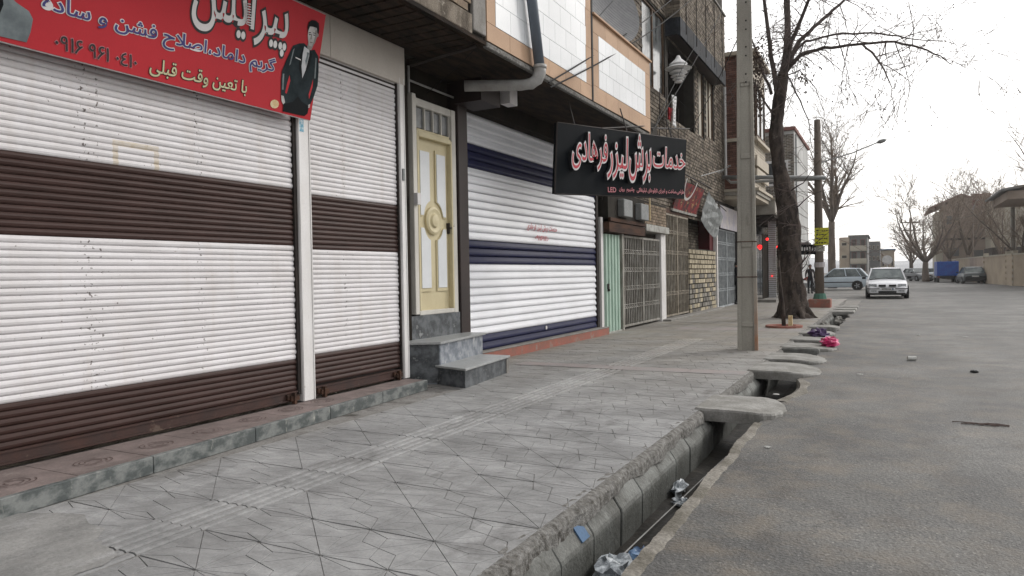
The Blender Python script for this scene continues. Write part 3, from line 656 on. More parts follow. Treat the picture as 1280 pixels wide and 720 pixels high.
# ---- slabs bridging the channel
random.seed(21)
slabs = [(7.05, 7.95, -.90, .12, 'wide rounded concrete slab bridging the channel, nearest to the camera'),
         (10.05, 11.05, -.80, .12, 'thin pale concrete slab bridging the channel just beyond the open hole'),
         (11.45, 12.35, -.84, .09, 'third concrete slab over the channel, with a narrow slot before it'),
         (13.35, 14.15, -.80, .09, 'concrete slab over the channel beside the upright stone block'),
         (14.75, 15.55, -.92, .10, 'low concrete slab beneath the bright pink bag'),
         (16.3, 17.1, -1.0, .10, 'farthest concrete slab over the channel, by the dark purple bag'),
         (18.2, 18.9, -1.0, .10, 'small rough slab over the channel beyond the purple bag')]
for k, (ya, yb, xr, th, lab) in enumerate(slabs):
    n = 26; P = []; ym = (ya + yb) / 2; hy = (yb - ya) / 2
    top = []
    for i in range(n):
        t = i / (n - 1) * pi - pi / 2
        ex = abs(cos(t)) ** .75; x = -1.25 + (xr + 1.25) * ex + jig(.009)
        top.append((x, ym + hy * sin(t) * (1 + .06 * ex) + jig(.010)))
    top = [(-1.70, ya + .03), (-1.6, ya), *top, (-1.6, yb), (-1.70, yb - .03)]
    zt = lambda x: .018 if x < -1.2 else .018 - (x + 1.2) * .115
    m_ = len(top); vs = []
    for s_, dz in ((1, 0), (1.0, -.02), (.97, -th)):
        for x, y in top:
            xx = -1.25 + (x + 1.25) * (s_ if dz < -.03 else 1) * (.97 if dz == 0 else 1); yy = ym + (y - ym) * s_ * (.985 if dz == 0 else 1)
            vs.append((xx, yy, zt(xx) + dz + jig(.003)))
    vs.append((-1.3, ym, .026)); vs.append((-1.3, ym, -th))
    fs = [(i, (i + 1) % m_, 3 * m_) for i in range(m_)]
    for r in range(2): fs += [(r * m_ + (i + 1) % m_, r * m_ + i, (r + 1) * m_ + i, (r + 1) * m_ + (i + 1) % m_) for i in range(m_)]
    fs += [((i + 1) % m_ + 2 * m_, i + 2 * m_, 3 * m_ + 1) for i in range(m_)]
    o = MB().raw(vs, fs).build('concrete_slab', M['slab'], loc=(-1.3, ym, 0), smooth=False)
    single(o, lab, 'slab', 'concrete slabs bridging the channel')
# loose stone block and rubble in the channel
def lump(name, m, c, r, label, cat, group=None, seed=1, flat=1.0, parent=None, rough=.25, seg=(9, 7)):
    random.seed(seed); nu, nv = seg; c = Vector(c); vs = []; fs = []
    for j in range(1, nv):
        for i in range(nu):
            th, ph = pi * j / nv, 2 * pi * i / nu; k = 1 + jig(rough)
            vs.append(c + Vector((r[0] * sin(th) * cos(ph) * k, r[1] * sin(th) * sin(ph) * k, r[2] * cos(th) * k)))
    vs += [c + Vector((0, 0, r[2])), c - Vector((0, 0, r[2]))]; T_ = len(vs)
    for j in range(nv - 2):
        for i in range(nu): fs.append((j * nu + i, (j + 1) * nu + i, (j + 1) * nu + (i + 1) % nu, j * nu + (i + 1) % nu))
    fs += [(T_ - 2, i, (i + 1) % nu) for i in range(nu)] + [(T_ - 1, (nv - 2) * nu + (i + 1) % nu, (nv - 2) * nu + i) for i in range(nu)]
    o = MB().raw(vs, fs).build(name, m, parent, loc=tuple(c))
    if label: single(o, label, cat, group)
    return o
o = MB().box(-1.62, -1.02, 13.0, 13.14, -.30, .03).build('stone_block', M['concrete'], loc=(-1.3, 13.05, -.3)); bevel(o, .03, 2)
single(o, 'upright grey stone block with rounded corners standing in the channel slot', 'stone')
for k, (x, y, z, r, lab) in enumerate([(-1.2, 9.0, -.40, (.16, .22, .12), 'grey rubble lump lying in the dark open hole of the channel'),
                                       (-1.45, 20.0, -.12, (.16, .5, .13), 'broken concrete chunk on the channel edge before the big tree'),
                                       (-1.30, 23.5, -.2, (.14, .6, .16), 'long broken concrete piece lying in the channel beyond the purple bag'),
                                       (-1.12, 19.0, -.07, (.10, .35, .06), 'pale broken lip fragment on the road side of the channel')]):
    lump('rubble', M['stone_rubble'], (x, y, z), r, lab, 'rubble', 'rubble in the channel', seed=40 + k)
for k in range(3):
    o = MB().box(-1.75, -.95, 25.2 + k * 1.6, 26.2 + k * 1.6, -.12, .01).build('concrete_slab', M['slab'], loc=(-1.35, 25.7 + k * 1.6, 0)); bevel(o, .03)
    single(o, ['flat concrete slab over the channel nearer than the far brick footed pole', 'flat concrete slab over the channel right beside the far brick footed pole', 'flat concrete slab at the end of the channel by the side street'][k], 'slab', 'concrete slabs bridging the channel')

# ---- litter
def crumple(name, m, c, r, label, cat, seed):
    return lump(name, m, c, r, label, cat, None, seed, rough=.38, seg=(14, 9))
p = atZ(768, 716, -.36); crumple('plastic_bag', M['plastic_clear'], (p.x, p.y, -.36), (.10, .15, .08), 'clear crumpled plastic bag in the channel at the bottom edge', 'plastic bag', 51)
p = atZ(790, 700, -.36); crumple('plastic_bag', M['plastic_blue'], (p.x + .05, p.y + .06, -.37), (.10, .10, .055), 'blue plastic wrapper lying in the channel beside the clear bag', 'plastic bag', 52)
p = atZ(849, 610, -.38); crumple('plastic_bag', M['plastic_clear'], (p.x, p.y, -.38), (.05, .16, .05), 'small white torn plastic scrap farther along the channel', 'plastic bag', 53)
p = atZ(853, 628, -.40); crumple('plastic_bag', M['plastic_clear'], (p.x, p.y, -.40), (.07, .06, .03), 'flattened white plastic scrap just before the torn one in the channel', 'plastic bag', 54)
p = atZ(1037, 434, -.03); crumple('plastic_bag', M['plastic_pink'], (p.x, p.y, .06), (.15, .2, .085), 'bright pink plastic bag on the edge of a channel slab', 'plastic bag', 55)
p = atZ(1025, 421, -.0); crumple('plastic_bag', M['plastic_purple'], (p.x - .02, p.y, .06), (.19, .22, .10), 'dark purple plastic bag on the farther channel slab', 'plastic bag', 56)
p = atZ(1140, 450, -.05); o = MB().lathe((p.x - .06, p.y, -.025), [(.0, 0), (.033, 0), (.033, .12), (.0, .12)], Vector((1, .25, 0)), 10).build('drink_can', M['paper'], loc=(p.x, p.y, -.06), smooth=False); single(o, 'white crushed can lying on the road', 'can')
p = atZ(1218, 465, -.05); o = lump('stone', M['trim_black'], (p.x, p.y, -.045), (.05, .035, .02), 'small black lump lying on the road at right', 'stone', seed=57)
p = atZ(1222, 530, -.055)
mb = MB(); random.seed(58)
for k in range(12):
    x, y = p.x + jig(.16), p.y + jig(.03); a = jig(.5)
    mb.tube([(x - .09 * cos(a), y - .09 * sin(a), -.052), (x, y, -.045), (x + .09 * cos(a), y + .09 * sin(a), -.053)], .004, 4)
o = mb.build('dry_twig', M['twig'], loc=(p.x, p.y, -.06)); single(o, 'small bundle of dry twigs lying on the asphalt', 'twigs')
for k, (x, y, s_) in enumerate([(960, 559, .02), (1207, 421, .035), (1075, 468, .03), (970, 493, .025), (1148, 419, .03)]):
    p = atZ(x, y, -.055); o = lump('paper_scrap', M['paper'], (p.x, p.y, -.053), (s_ * 1.3, s_, .006), ['tiny white paper scrap nearest the channel lip on the road', 'white paper scrap far out on the road toward the cars', 'pale paper scrap in the middle of the road left of the can', 'white paper scrap beside the wide rounded slab', 'faint paper scrap on the road beyond the white can'][k], 'paper', 'paper scraps on the road', seed=60 + k)
mb = MB(); mb.tube([(-1.50, 2.6, -.385), (-1.46, 4.4, -.39), (-1.36, 6.9, -.39)], .0045, 5)
o = mb.build('hose', M['pvc'], loc=(-1.4, 4.4, -.4)); single(o, 'thin pale pipe running along the foot of the channel wall', 'pipe')
o = MB().obox((-1.565, 3.80, -.128), (.0, .055, .0), (.028, 0, -.038), (.004, 0, .003)).build('paint_patch', M['far_blue'], kerb)

# ================================================================ BUILDING A: twin brown and white shutters
XS = -5.25
A = thing('shop_building', 'shop with two brown and white roller shutters under an old brick upper storey', 'building', (-5.4, 4.4, 0))
ZT = 3.75
bands = [(.0, .56, 'brown_slat'), (.56, 1.657, 'white_slat'), (1.657, 2.233, 'brown_slat'), (2.233, 9, 'white_slat')]
def slat_profile(p, d):
    return [(-.004, 0), (.004, .002), (d, p * .22), (d + .003, p * .5), (d - .001, p * .76), (.003, p * .95), (-.003, p)]
def roller(y0, y1, z0, z1, x, pitch, bnds, par, d=.0105, lab=None, prof=None, colmap=None):
    fr = MB().box(x - .07, x - .03, y0 - .02, y1 + .02, z0 - .06, z1 + .06)
    sh = fr.build('roller_shutter', M['dark_metal'], par, lab)
    pr = prof or slat_profile(pitch, d); L = y1 - y0; cache = {}
    n = int((z1 - z0) / pitch)
    for k in range(n):
        z = z0 + k * pitch; key = next(b[2] for b in bnds if z + pitch * .4 < b[1])
        v = k % 2
        if (key, v) not in cache:
            mb = MB(); a, b = (-L / 2 + .004 * v, L / 2 - .012 + .010 * v)
            q = [(px, a, pz) for px, pz in pr] + [(px, b, pz) for px, pz in pr]; m_ = len(pr)
            mb.raw(q, [(i, m_ + i, m_ + i + 1, i + 1) for i in range(m_ - 1)] + [tuple(range(m_)), tuple(range(2 * m_ - 1, m_ - 1, -1))])
            cache[(key, v)] = mesh_of(mb, 'slat', M[key])
        o = inst(cache[(key, v)], 'slat', sh, (x + jig(.0012), (y0 + y1) / 2, z)); o.rotation_euler = (jig(.0009), jig(.035), 0)
    return sh
st0 = .115
sh1 = roller(1.2, 5.36, .24, ZT, XS, .0515, bands, A, lab='long brown and white roller shutter at left')
sh2 = roller(5.60, 7.08, .26, ZT, XS, .0515, bands, A, lab='narrow brown and white roller shutter beside the yellow door')
for (a, b, s_) in ((1.2, 5.36, sh1), (5.6, 7.08, sh2)):
    o = MB().box(XS - .03, XS + .012, a, b, .135, .236).build('bottom_rail', M['brown_rail'], s_); bevel(o, .004, 1)
    MB().box(XS + .012, XS + .030, a, b, .145, .158).box(XS - .02, XS + .022, a, b, .221, .238).build('rail_flange', M['brown_rail'], s_)
    for yy in ((b - .13), (a + .06)):
        MB().box(XS + .02, XS + .06, yy, yy + .11, .15, .20).box(XS + .03, XS + .075, yy + .03, yy + .06, .12, .23).box(XS + .01, XS + .04, yy - .03, yy + .01, .165, .215).build('padlock_hasp', M['rust'], s_)
# posts
for ya, yb, lab in ((5.40, 5.57, 'chipped white centre post'), (7.10, 7.205, 'white right post')):
    mb = MB().box(XS - .06, XS + .055, ya, yb, st0 + .005, ZT + .02)
    o = mb.build('post', M['post'], A, lab); bevel(o, .004, 1)
    MB().box(XS + .055, XS + .062, ya + .006, ya + .018, st0 + .01, ZT).box(XS + .055, XS + .062, yb - .018, yb - .006, st0 + .01, ZT).build('post_edge', M['post'], o)
MB().box(XS - .02, XS + .03, 5.36, 5.40, .2, ZT).box(XS - .02, XS + .03, 5.57, 5.60, .2, ZT).box(XS - .02, XS + .03, 7.08, 7.10, .2, ZT).build('guide_channel', M['dark_metal'], A)
p = atX(377, 152, XS + .06); MB().box(XS + .0565, XS + .058, p.y - .035, p.y + .03, p.z - .1, p.z + .08).build('sticker', M['sticker'], A)
MB().box(XS + .056, XS + .075, 7.13, 7.17, 2.52, 2.66).build('lock_box', M['meter'], A)
# fascia panels above shutters
for a, b in ((1.2, 5.9), (5.905, 7.22)):
    o = MB().box(XS - .06, XS + .06, a, b, 3.68, 4.13).build('fascia_panel', M['fascia'], A); bevel(o, .004, 1)
MB().box(XS - .1, XS + .01, 1.2, 7.2, 3.60, 3.68).build('shutter_box', M['dark_metal'], A)
MB().box(-14, XS - .09, -1, 7.22, -.3, 4.13).build('body_wall', M['beam'], A)
# step: marble risers and pink tiles
step = MB().prism([(-4.66, 1.0 - 1, 0), (-4.57, 2.24, 0), (-4.80, 5.32, 0), (-4.92, 7.14, 0), (-5.6, 7.14, 0), (-5.6, 0, 0)], (0, 0, .095)).build('step', M['cement'], A, 'low step in front of the shutters')
pts = [(-4.52, .0), (-4.53, 1.0), (-4.535, 2.24), (-4.62, 3.3), (-4.70, 4.3), (-4.78, 5.3), (-4.85, 6.2), (-4.91, 7.14)]
for (xa, ya), (xb, yb) in zip(pts, pts[1:]):
    o = MB().prism([(xa + .022, ya + .002, -.005), (xb + .022, yb - .002, -.005), (xb - .025, yb - .002, -.005), (xa - .025, ya + .002, -.005)], (0, 0, .122)).build('marble_riser', M['marble'], step); bevel(o, .004, 1)
    # tiles between riser and shutter
    for k in range(2):
        y0_, y1_ = ya + (yb - ya) * k / 2, ya + (yb - ya) * (k + 1) / 2
        x0_, x1_ = xa + (xb - xa) * k / 2 - .027, xa + (xb - xa) * (k + 1) / 2 - .027
        o = MB().prism([(x0_, y0_ + .003, .09), (x1_, y1_ - .003, .09), (-5.22, y1_ - .003, .09), (-5.22, y0_ + .003, .09)], (0, 0, .025 + jig(.001))).build('floor_tile', M['step_tile'], step)
        if y0_ < 5.4:       # printed rosette rings, half hidden by the shutter, and ribbed relief
            mr = MB(); cx_, cy_ = x0_ - .26, (y0_ + y1_) / 2
            for rr in (.05, .085, .12):
                for q in range(20):
                    a0, a1 = 2 * pi * q / 20, 2 * pi * (q + 1) / 20
                    if random.random() < .2: continue
                    P4 = [(cx_ + cos(a) * r_ * .8, cy_ + sin(a) * r_, .1185) for a, r_ in ((a0, rr), (a1, rr), (a1, rr + .008), (a0, rr + .008))]
                    if all(v_[0] > -5.21 for v_ in P4): mr.poly(*P4)
            if mr.f: mr.build('tile_pattern', M['tile_line'], o)
            rb = MB()
            for q in range(7): rb.box(x0_ - .11 + q * .014, x0_ - .104 + q * .014, y0_ + .01, y1_ - .01, .113, .1175)
            rb.build('tile_ribs', M['step_tile'], o)
# upper storey: slab edge, individual bricks above, corner post, soffit
XB = -4.27
MB().box(-14, XB - .04, -1, 7.62, 4.14, 8).build('storey_core', M['joint'], A)
o = MB().box(XB - .039, XB, -1, 7.30, 4.17, 4.40).build('slab_edge_beam', M['beam'], A); bevel(o, .012, 2)
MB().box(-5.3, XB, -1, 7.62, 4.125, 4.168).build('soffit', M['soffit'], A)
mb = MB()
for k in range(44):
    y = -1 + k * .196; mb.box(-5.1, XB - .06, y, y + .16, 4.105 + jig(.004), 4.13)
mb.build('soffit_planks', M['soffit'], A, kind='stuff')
mb = MB(); random.seed(70)
bt = {}
for r in range(9):
    y = -.4 + (r % 2) * .12 + 2.0
    while y < 7.2:
        L = .235 + jig(.02); L = min(L, 7.28 - y)
        if L < .05: break
        x = XB - .045 + jig(.008)
        MBb = MB().box(x, x + .052, y, y + L - .018, 4.41 + r * .098, 4.41 + r * .098 + .082 + jig(.004))
        o = MBb.build('brick', M['brick_old'], A, loc=(x, y, 4.41 + r * .098)); o.rotation_euler = (jig(.01), jig(.02), jig(.02))
        y += L
o = MB().box(XB - .04, XB + .015, 7.30, 7.60, 4.22, 8).build('corner_post', M['cement'], A, 'crumbling cement corner post'); bevel(o, .015, 2)
mb = MB().tube([(-5.2, 7.35, 3.95), (-4.7, 7.42, 4.03), (-4.35, 7.5, 4.09)], .02, 5); mb.build('bent_rod', M['dark_metal'], A)

# ---- red banner
na = Vector((cos(radians(13)), 0, -sin(radians(13)))); oo = Vector((-5.10, 5.48, 2.93))
un = Vector((0, 1, 0)); vn = un.cross(na) * -1
if vn.z < 0: vn = -vn
BN = thing('banner_sign', 'red barber banner with a suited man at its right end over the left shutter', 'sign', tuple(oo))
Wb, Hb = 3.9, 1.03
mb = MB().obox(oo - un * (Wb / 2) + vn * (Hb / 2) - na * .012, un * (Wb / 2), vn * (Hb / 2), na * .011)
mb.build('banner_board', M['red_banner'], BN)
eg = MB()
for q0, q1 in (((0, 0), (-Wb, 0)), ((0, 0), (0, Hb)), ((0, Hb), (-Wb, Hb))):
    eg.tube([oo + un * q0[0] + vn * q0[1] - na * .012, oo + un * q1[0] + vn * q1[1] - na * .012], .009, 4)
eg.build('banner_rim', M['letter_white'], BN)
eg = MB()
for yy in (-.3, -1.8, -3.3): eg.tube([oo + un * yy + vn * .95 - na * .02, (-5.2, oo.y + yy, 3.9)], .015, 5); eg.tube([oo + un * yy + vn * .05 - na * .02, (-5.2, oo.y + yy, 3.0)], .012, 5)
eg.build('banner_bracket', M['dark_metal'], BN)
def bn(x, y): q = atP(x, y, oo, na) - oo; return q.dot(un), q.dot(vn)
def banner_text(body, bl, tl, br, m, mo, off, name, rtl=True, slant=.0):
    """bl, br: photo points at the lower left and right of the words, tl above bl"""
    a, b = bn(*bl); c_, d_ = bn(*tl); e, f = bn(*br)
    o_ = oo + un * a + vn * b; U = un * (e - a) + vn * (f - b); W_ = U.length; U = U.normalized(); V = na.cross(U)
    if V.z < 0: V = -V
    H_ = (d_ - b)
    lettering(name + '_outline', body, mo, BN, o_, U, V, na, W_, H_, off=off, lift=.002, rtl=rtl, slant=slant)
    lettering(name, body, m, BN, o_, U, V, na, W_, H_, off=off * .22, lift=.0045, rtl=rtl, slant=slant)
banner_text('گریم داماد،اصلاح فشن و ساده', (52, 20), (52, -13), (342, 97), M['letter_navy'], M['letter_white'], .058, 'letters')
banner_text('با تعین وقت قبلی', (186, 94), (186, 71), (307, 121), M['letter_cream'], M['letter_black'], .045, 'letters')
banner_text('۰۹۱۶ ۹۶۱ ۰٤۱۰', (68, 60), (68, 42), (170, 86), M['letter_black'], M['letter_pink'], .035, 'letters', rtl=False)
banner_text('پیرایش', (238, 40), (238, -52), (356, 71), M['letter_white'], M['letter_black'], .052, 'letters')
banner_text('مردانه', (90, -24), (90, -90), (212, 6), M['letter_white'], M['letter_black'], .055, 'letters')
mb = MB(); c0 = atP(308, 4, oo, na) + na * .02; c1 = atP(309, 32, oo, na) + na * .02
mb.tube([c0.lerp(c1, i / 70) + (un * cos(i * .75) + na * sin(i * .75)) * .022 for i in range(71)], .004, 4)
mb.build('coiled_wire', M['cloth_white'], BN)
# printed portrait of a man in a suit (flat print, layered)
def pp(name, pts, m, h):
    P = [atP(x, y, oo, na) + na * h for x, y in pts]
    loops = [[Vector((q.y, q.dot(vn), 0)) for q in P]]
    t = tessellate_polygon(loops); MB().raw(P, t).build(name, m, BN)
pp('printed_figure', [(380, 54), (384, 58), (388, 63), (393, 62), (398, 71), (398, 90), (396.7, 107), (392, 121), (386, 134), (384, 142), (380, 145), (366, 142), (353, 139), (354, 133), (351, 119), (351, 100), (352, 89), (358, 74), (366, 57), (374, 54)], M['suit_print'], .003)
pp('printed_gap', [(361.5, 94), (362.5, 101), (358, 117), (356, 116), (358.5, 104)], M['red_banner'], .0038)
pp('printed_gap', [(391, 99), (390.5, 108), (386, 124), (385.5, 118), (388.5, 108)], M['red_banner'], .0038)
pp('printed_shirt', [(380, 58), (386.5, 62.5), (386, 70), (381.5, 88), (377.5, 98), (376.5, 84), (378, 68)], M['shirt_print'], .004)
pp('printed_tie', [(383, 65), (386, 66), (385, 72), (382, 83), (381, 76), (383, 69)], M['suit_grey'], .005)
pp('printed_lapel', [(379.5, 57), (378, 66), (376.5, 82), (377.5, 98), (373, 86), (374, 70)], M['suit_dark'], .0045)
pp('printed_lapel', [(386.5, 62.5), (390, 68), (386, 84), (378, 98), (382, 87), (386, 71)], M['suit_dark'], .0045)
pp('printed_trousers', [(354, 130), (366, 127), (372, 120), (377, 127), (386, 133), (384, 142), (380, 145), (366, 142), (353, 139)], M['suit_dark'], .0042)
pp('printed_sleeve_fold', [(353, 92), (355, 92), (354, 112), (352, 112)], M['suit_grey'], .0042)
pp('printed_sleeve_fold', [(366, 62), (368, 60), (363, 80), (361, 82)], M['suit_grey'], .0042)
pp('printed_sleeve_fold', [(394, 72), (395.5, 73), (394, 98), (392.5, 98)], M['suit_grey'], .0042)
pp('printed_neck', [(385, 53), (392, 55), (389, 62), (386, 63), (383.5, 59)], M['print_shade'], .0045)
pp('printed_face', [(385, 38), (387, 31), (391, 29.5), (396, 31), (397, 38), (396, 46), (393, 54), (389.5, 58.5), (386, 57), (384.6, 50), (384.3, 44)], M['skin_print'], .005)
pp('printed_cheek', [(393.5, 38), (396.6, 38), (396, 46), (393, 54), (389.5, 58.5), (391.5, 52), (393, 46)], M['print_shade'], .0055)
pp('printed_ear', [(396.4, 41), (398, 40.5), (397.6, 45.5), (396, 46.5)], M['print_shade'], .0055)
pp('printed_nose', [(388.6, 42), (389.8, 42), (389.2, 49), (387.0, 49.2)], M['print_shade'], .0056)
pp('printed_hair', [(384.2, 41), (384, 33), (385.5, 28), (389, 25), (394, 25.5), (398, 29), (398.6, 36), (397.6, 43), (396.2, 41), (395.5, 35), (391, 33.5), (387, 33), (385.3, 37)], M['suit_dark'], .006)
pp('printed_brow', [(385.2, 40.4), (388.2, 40), (388.2, 41), (385.2, 41.4)], M['suit_dark'], .0062)
pp('printed_brow', [(390.6, 40.6), (394, 41.2), (394, 42.1), (390.6, 41.5)], M['suit_dark'], .0062)
pp('printed_eye', [(385.7, 42.6), (387.9, 42.4), (387.8, 43.6), (385.8, 43.8)], M['suit_dark'], .0062)
pp('printed_eye', [(391, 43.1), (393.4, 43.5), (393.3, 44.6), (391, 44.3)], M['suit_dark'], .0062)
pp('printed_mouth', [(386.3, 52), (390.5, 52.8), (390, 53.8), (386.6, 53)], M['print_lip'], .0062)
pp('printed_hand', [(351, 119), (354.2, 120), (356, 128), (353.5, 130.5), (351.4, 126)], M['skin_print'], .005)
pp('printed_hand', [(385, 131), (387.2, 130), (386.6, 134.5), (384.8, 135)], M['skin_print'], .005)
pp('printed_handkerchief', [(369, 71), (375.5, 74.2), (375.5, 75.6), (369, 72.4)], M['letter_white'], .005)
pp('printed_seal', [(343 + 5.5 * cos(a * pi / 6), 130 + 5.5 * sin(a * pi / 6)) for a in range(12)], M['gold'], .003)
pp('printed_shoulder', [(-6, -30), (8, -10), (20, 3), (36, 14), (41, 24), (38, 40), (33, 53), (-6, 44)], M['suit_grey'], .003)
pp('printed_collar', [(-6, -30), (2, -16), (4, 6), (-6, 30)], M['suit_dark'], .004)

# ================================================================ BUILDING B: yellow door, blue and white shutter, tiled balcony
B = thing('shop_building', 'shop with yellow door and blue and white shutter under the tan and white balcony', 'building', (-5.5, 11, 0))
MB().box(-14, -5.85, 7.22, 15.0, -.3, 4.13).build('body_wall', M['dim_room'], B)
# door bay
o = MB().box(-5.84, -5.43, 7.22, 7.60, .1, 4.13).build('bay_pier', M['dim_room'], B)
XD = -5.50
dr = MB().box(XD - .05, XD - .02, 7.85, 8.66, .90, 3.22).build('front_door', M['door_yellow'], B, 'narrow yellow door with white raised panels')
# frame
mb = MB(); mb.box(XD - .06, XD + .10, 7.66, 7.74, .86, 3.72); mb.box(XD - .06, XD + .05, 7.745, 7.82, .86, 3.72); mb.box(XD - .06, XD + .05, 8.675, 8.78, .80, 3.70)
mb.box(XD - .06, XD + .04, 7.82, 8.675, 3.60, 3.70); mb.box(XD - .06, XD + .05, 7.82, 8.675, .84, .90)
o = mb.build('door_frame', M['door_frame'], B); bevel(o, .006, 1)
mb = MB(); mb.box(XD - .04, XD + .055, 7.82, 7.86, .90, 3.27); mb.box(XD - .04, XD + .055, 8.64, 8.675, .90, 3.25); mb.box(XD - .04, XD + .055, 7.86, 8.64, 3.20, 3.27)
mb.box(XD - .04, XD + .03, 7.86, 8.64, 3.27, 3.31)
o = mb.build('door_lining', M['door_yellow'], B); bevel(o, .006, 1)
for k in range(4):
    y = 7.87 + k * .2
    MB().box(XD - .02, XD - .01, y, y + .175, 3.33, 3.59).build('transom_pane', M['glass_grey'], B)
    MB().box(XD - .03, XD + .02, y + .176, y + .199, 3.31, 3.60).build('transom_bar', M['door_frame'], B)
# raised white panels with curved inner corners round the medallion
def door_panel(y0, y1, z0, z1, cut, zc):
    pts = []
    cy, R = 8.25, .24
    zc = 2.11
    n = 10
    if cut == 'bottom':
        left = y0 < cy
        pts = [(y0, z1), (y1, z1)] if True else []
        yy = [y1 + (y0 - y1) * i / n for i in range(n + 1)]
        pts = [(y0, z1), (y1, z1)] + [(y, max(z0, zc + math.sqrt(max(R * R - (y - cy) ** 2, 0)) + .03)) for y in yy]
    else:
        yy = [y0 + (y1 - y0) * i / n for i in range(n + 1)]
        pts = [(y1, z0), (y0, z0)] + [(y, min(z1, zc - math.sqrt(max(R * R - (y - cy) ** 2, 0)) - .03)) for y in yy]
    return pts
for y0, y1, z0, z1, cut in ((7.92, 8.19, 2.16, 3.08, 'bottom'), (8.32, 8.58, 2.16, 3.08, 'bottom'), (7.92, 8.19, 1.15, 2.02, 'top'), (8.32, 8.58, 1.15, 2.02, 'top')):
    P = door_panel(y0, y1, z0, z1, cut, 2.11)
    c_ = (sum(a for a, b in P) / len(P), sum(b for a, b in P) / len(P))
    o = MB().prism([(XD - .02, a, b) for a, b in P], (.018, 0, 0)).build('door_panel', M['door_yellow'], dr)
    P2 = [(c_[0] + (a - c_[0]) * .82, c_[1] + (b - c_[1]) * .93) for a, b in P]
    MB().prism([(XD - .001, a, b) for a, b in P2], (.008, 0, 0)).build('panel_inlay', M['door_white'], dr)
MB().lathe((XD - .02, 8.25, 2.11), [(.19, 0), (.19, .03), (.16, .045), (.12, .035), (.10, .035), (.08, .06), (.0, .07)], Vector((1, 0, 0)), 24).build('door_medallion', M['door_yellow'], dr, smooth=False)
MB().box(XD - .02, XD + .02, 8.60, 8.63, 1.95, 2.10).tube([(XD + .02, 8.615, 2.03), (XD + .06, 8.615, 2.03), (XD + .06, 8.56, 2.03)], .010, 6).build('door_handle', M['dark_metal'], dr)
MB().box(XD - .011, XD - .008, 7.97, 8.05, 2.78, 2.92).build('door_notice', M['meter'], dr)
MB().box(XD + .10, XD + .16, 7.655, 7.73, 2.28, 2.43).build('door_buzzer', M['letter_white'], B)
MB().box(XD - .10, XD - .06, 7.6, 8.75, 3.72, 4.13).build('door_header', M['dim_room'], B)  # header coloured near black to deepen the shade under the overhang
mb = MB().tube([(XD + .02, 7.70, 3.72), (XD + .02, 7.70, 4.08)], .018, 6).tube([(XD + .02, 7.68, 3.90), (XD + .02, 8.85, 3.90)], .014, 6); mb.build('header_bar', M['pvc'], B)
o = MB().box(-5.56, -5.40, 7.215, 7.30, .1, 4.12).build('painted_strip', M['black_col'], B)
MB().box(-5.402, -5.39, 7.23, 7.29, 2.05, 3.0).build('sticker', M['sticker'], B)
# black pier
o = MB().box(-5.80, -5.42, 8.80, 9.06, .0, 4.12).build('dark_pier', M['black_col'], B, 'dark painted pier between door and shutter'); bevel(o, .01, 1)
# riser under door and steps
MB().box(-5.62, -5.43, 7.6, 8.78, .52, .84).build('threshold_riser', M['marble_dark'], B)
stp = MB().prism([(-5.46, 7.26, 0), (-4.97, 7.55, 0), (-5.15, 8.92, 0), (-5.46, 8.92, 0)], (0, 0, .505)).build('upper_step', M['marble_light'], B)
MB().prism([(-4.985, 7.548, .02), (-5.47, 7.25, .02), (-5.47, 7.235, .02), (-4.98, 7.533, .02)], (0, 0, .48)).build('side_facing', M['marble_dark'], stp)
o = MB().prism([(-5.46, 7.22, .505), (-4.93, 7.50, .505), (-5.12, 8.97, .505), (-5.46, 8.97, .505)], (0, 0, .03)).build('step_tread', M['tread'], stp); bevel(o, .004, 1)
low = MB().prism([(-5.02, 7.53, 0), (-4.51, 7.38, 0), (-4.67, 8.72, 0), (-5.13, 8.72, 0)], (0, 0, .215)).build('lower_step', M['marble_dark'], B)
o = MB().prism([(-5.02, 7.50, .215), (-4.47, 7.33, .215), (-4.64, 8.80, .215), (-5.13, 8.80, .215)], (0, 0, .028)).build('step_tread', M['tread'], low); bevel(o, .004, 1)
MB().prism([(-4.66, 8.722, 0), (-4.66, 8.80, 0), (-5.12, 8.80, 0), (-5.12, 8.722, 0)], (0, 0, .2)).build('step_end', M['cement'], low)
# blue and white shutter
XU = -5.70
def wide_prof(p): return [(-.004, 0), (.012, .003), (.024, p * .10), (.030, p * .25), (.026, p * .45), (.012, p * .70), (.004, p * .88), (-.004, p)]
bb = [(0, .46, 'navy'), (.46, 1.55, 'blue_white'), (1.55, 1.93, 'navy'), (1.93, 2.97, 'blue_white'), (2.97, 3.42, 'navy'), (3.42, 9, 'blue_white')]
sh3 = roller(9.08, 14.86, .17, 3.95, XU, .124, bb, B, lab='blue and white roller shutter', prof=wide_prof(.124))
MB().box(XU - .04, XU + .05, 14.87, 14.98, .15, 3.9).build('shutter_guide', M['dark_metal'], B)
MB().box(-5.85, -5.60, 15.0, 15.14, .0, 2.6).build('post', M['post'], B)
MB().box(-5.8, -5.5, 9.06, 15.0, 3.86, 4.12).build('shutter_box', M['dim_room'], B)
MB().lathe((XU + .028, atX(681, 418, XU).y, .36), [(.035, 0), (.035, .012), (0, .016)], Vector((1, 0, 0)), 12).build('shutter_lock', M['letter_white'], sh3)
lettering('shutter_words', 'خدمات برش لیزر فرهادی', M['letter_red'], sh3, atX(659, 288, XU + .034), Vector((0, 1, 0)), Vector((0, 0, 1)), Vector((1, 0, 0)), atX(696, 288, XU).y - atX(659, 288, XU).y, .14, off=.012)
lettering('shutter_words', '۰۹۱۶۱۱۱۰', M['letter_red'], sh3, atX(669, 300, XU + .034), Vector((0, 1, 0)), Vector((0, 0, 1)), Vector((1, 0, 0)), .6, .085, off=.012, rtl=False)
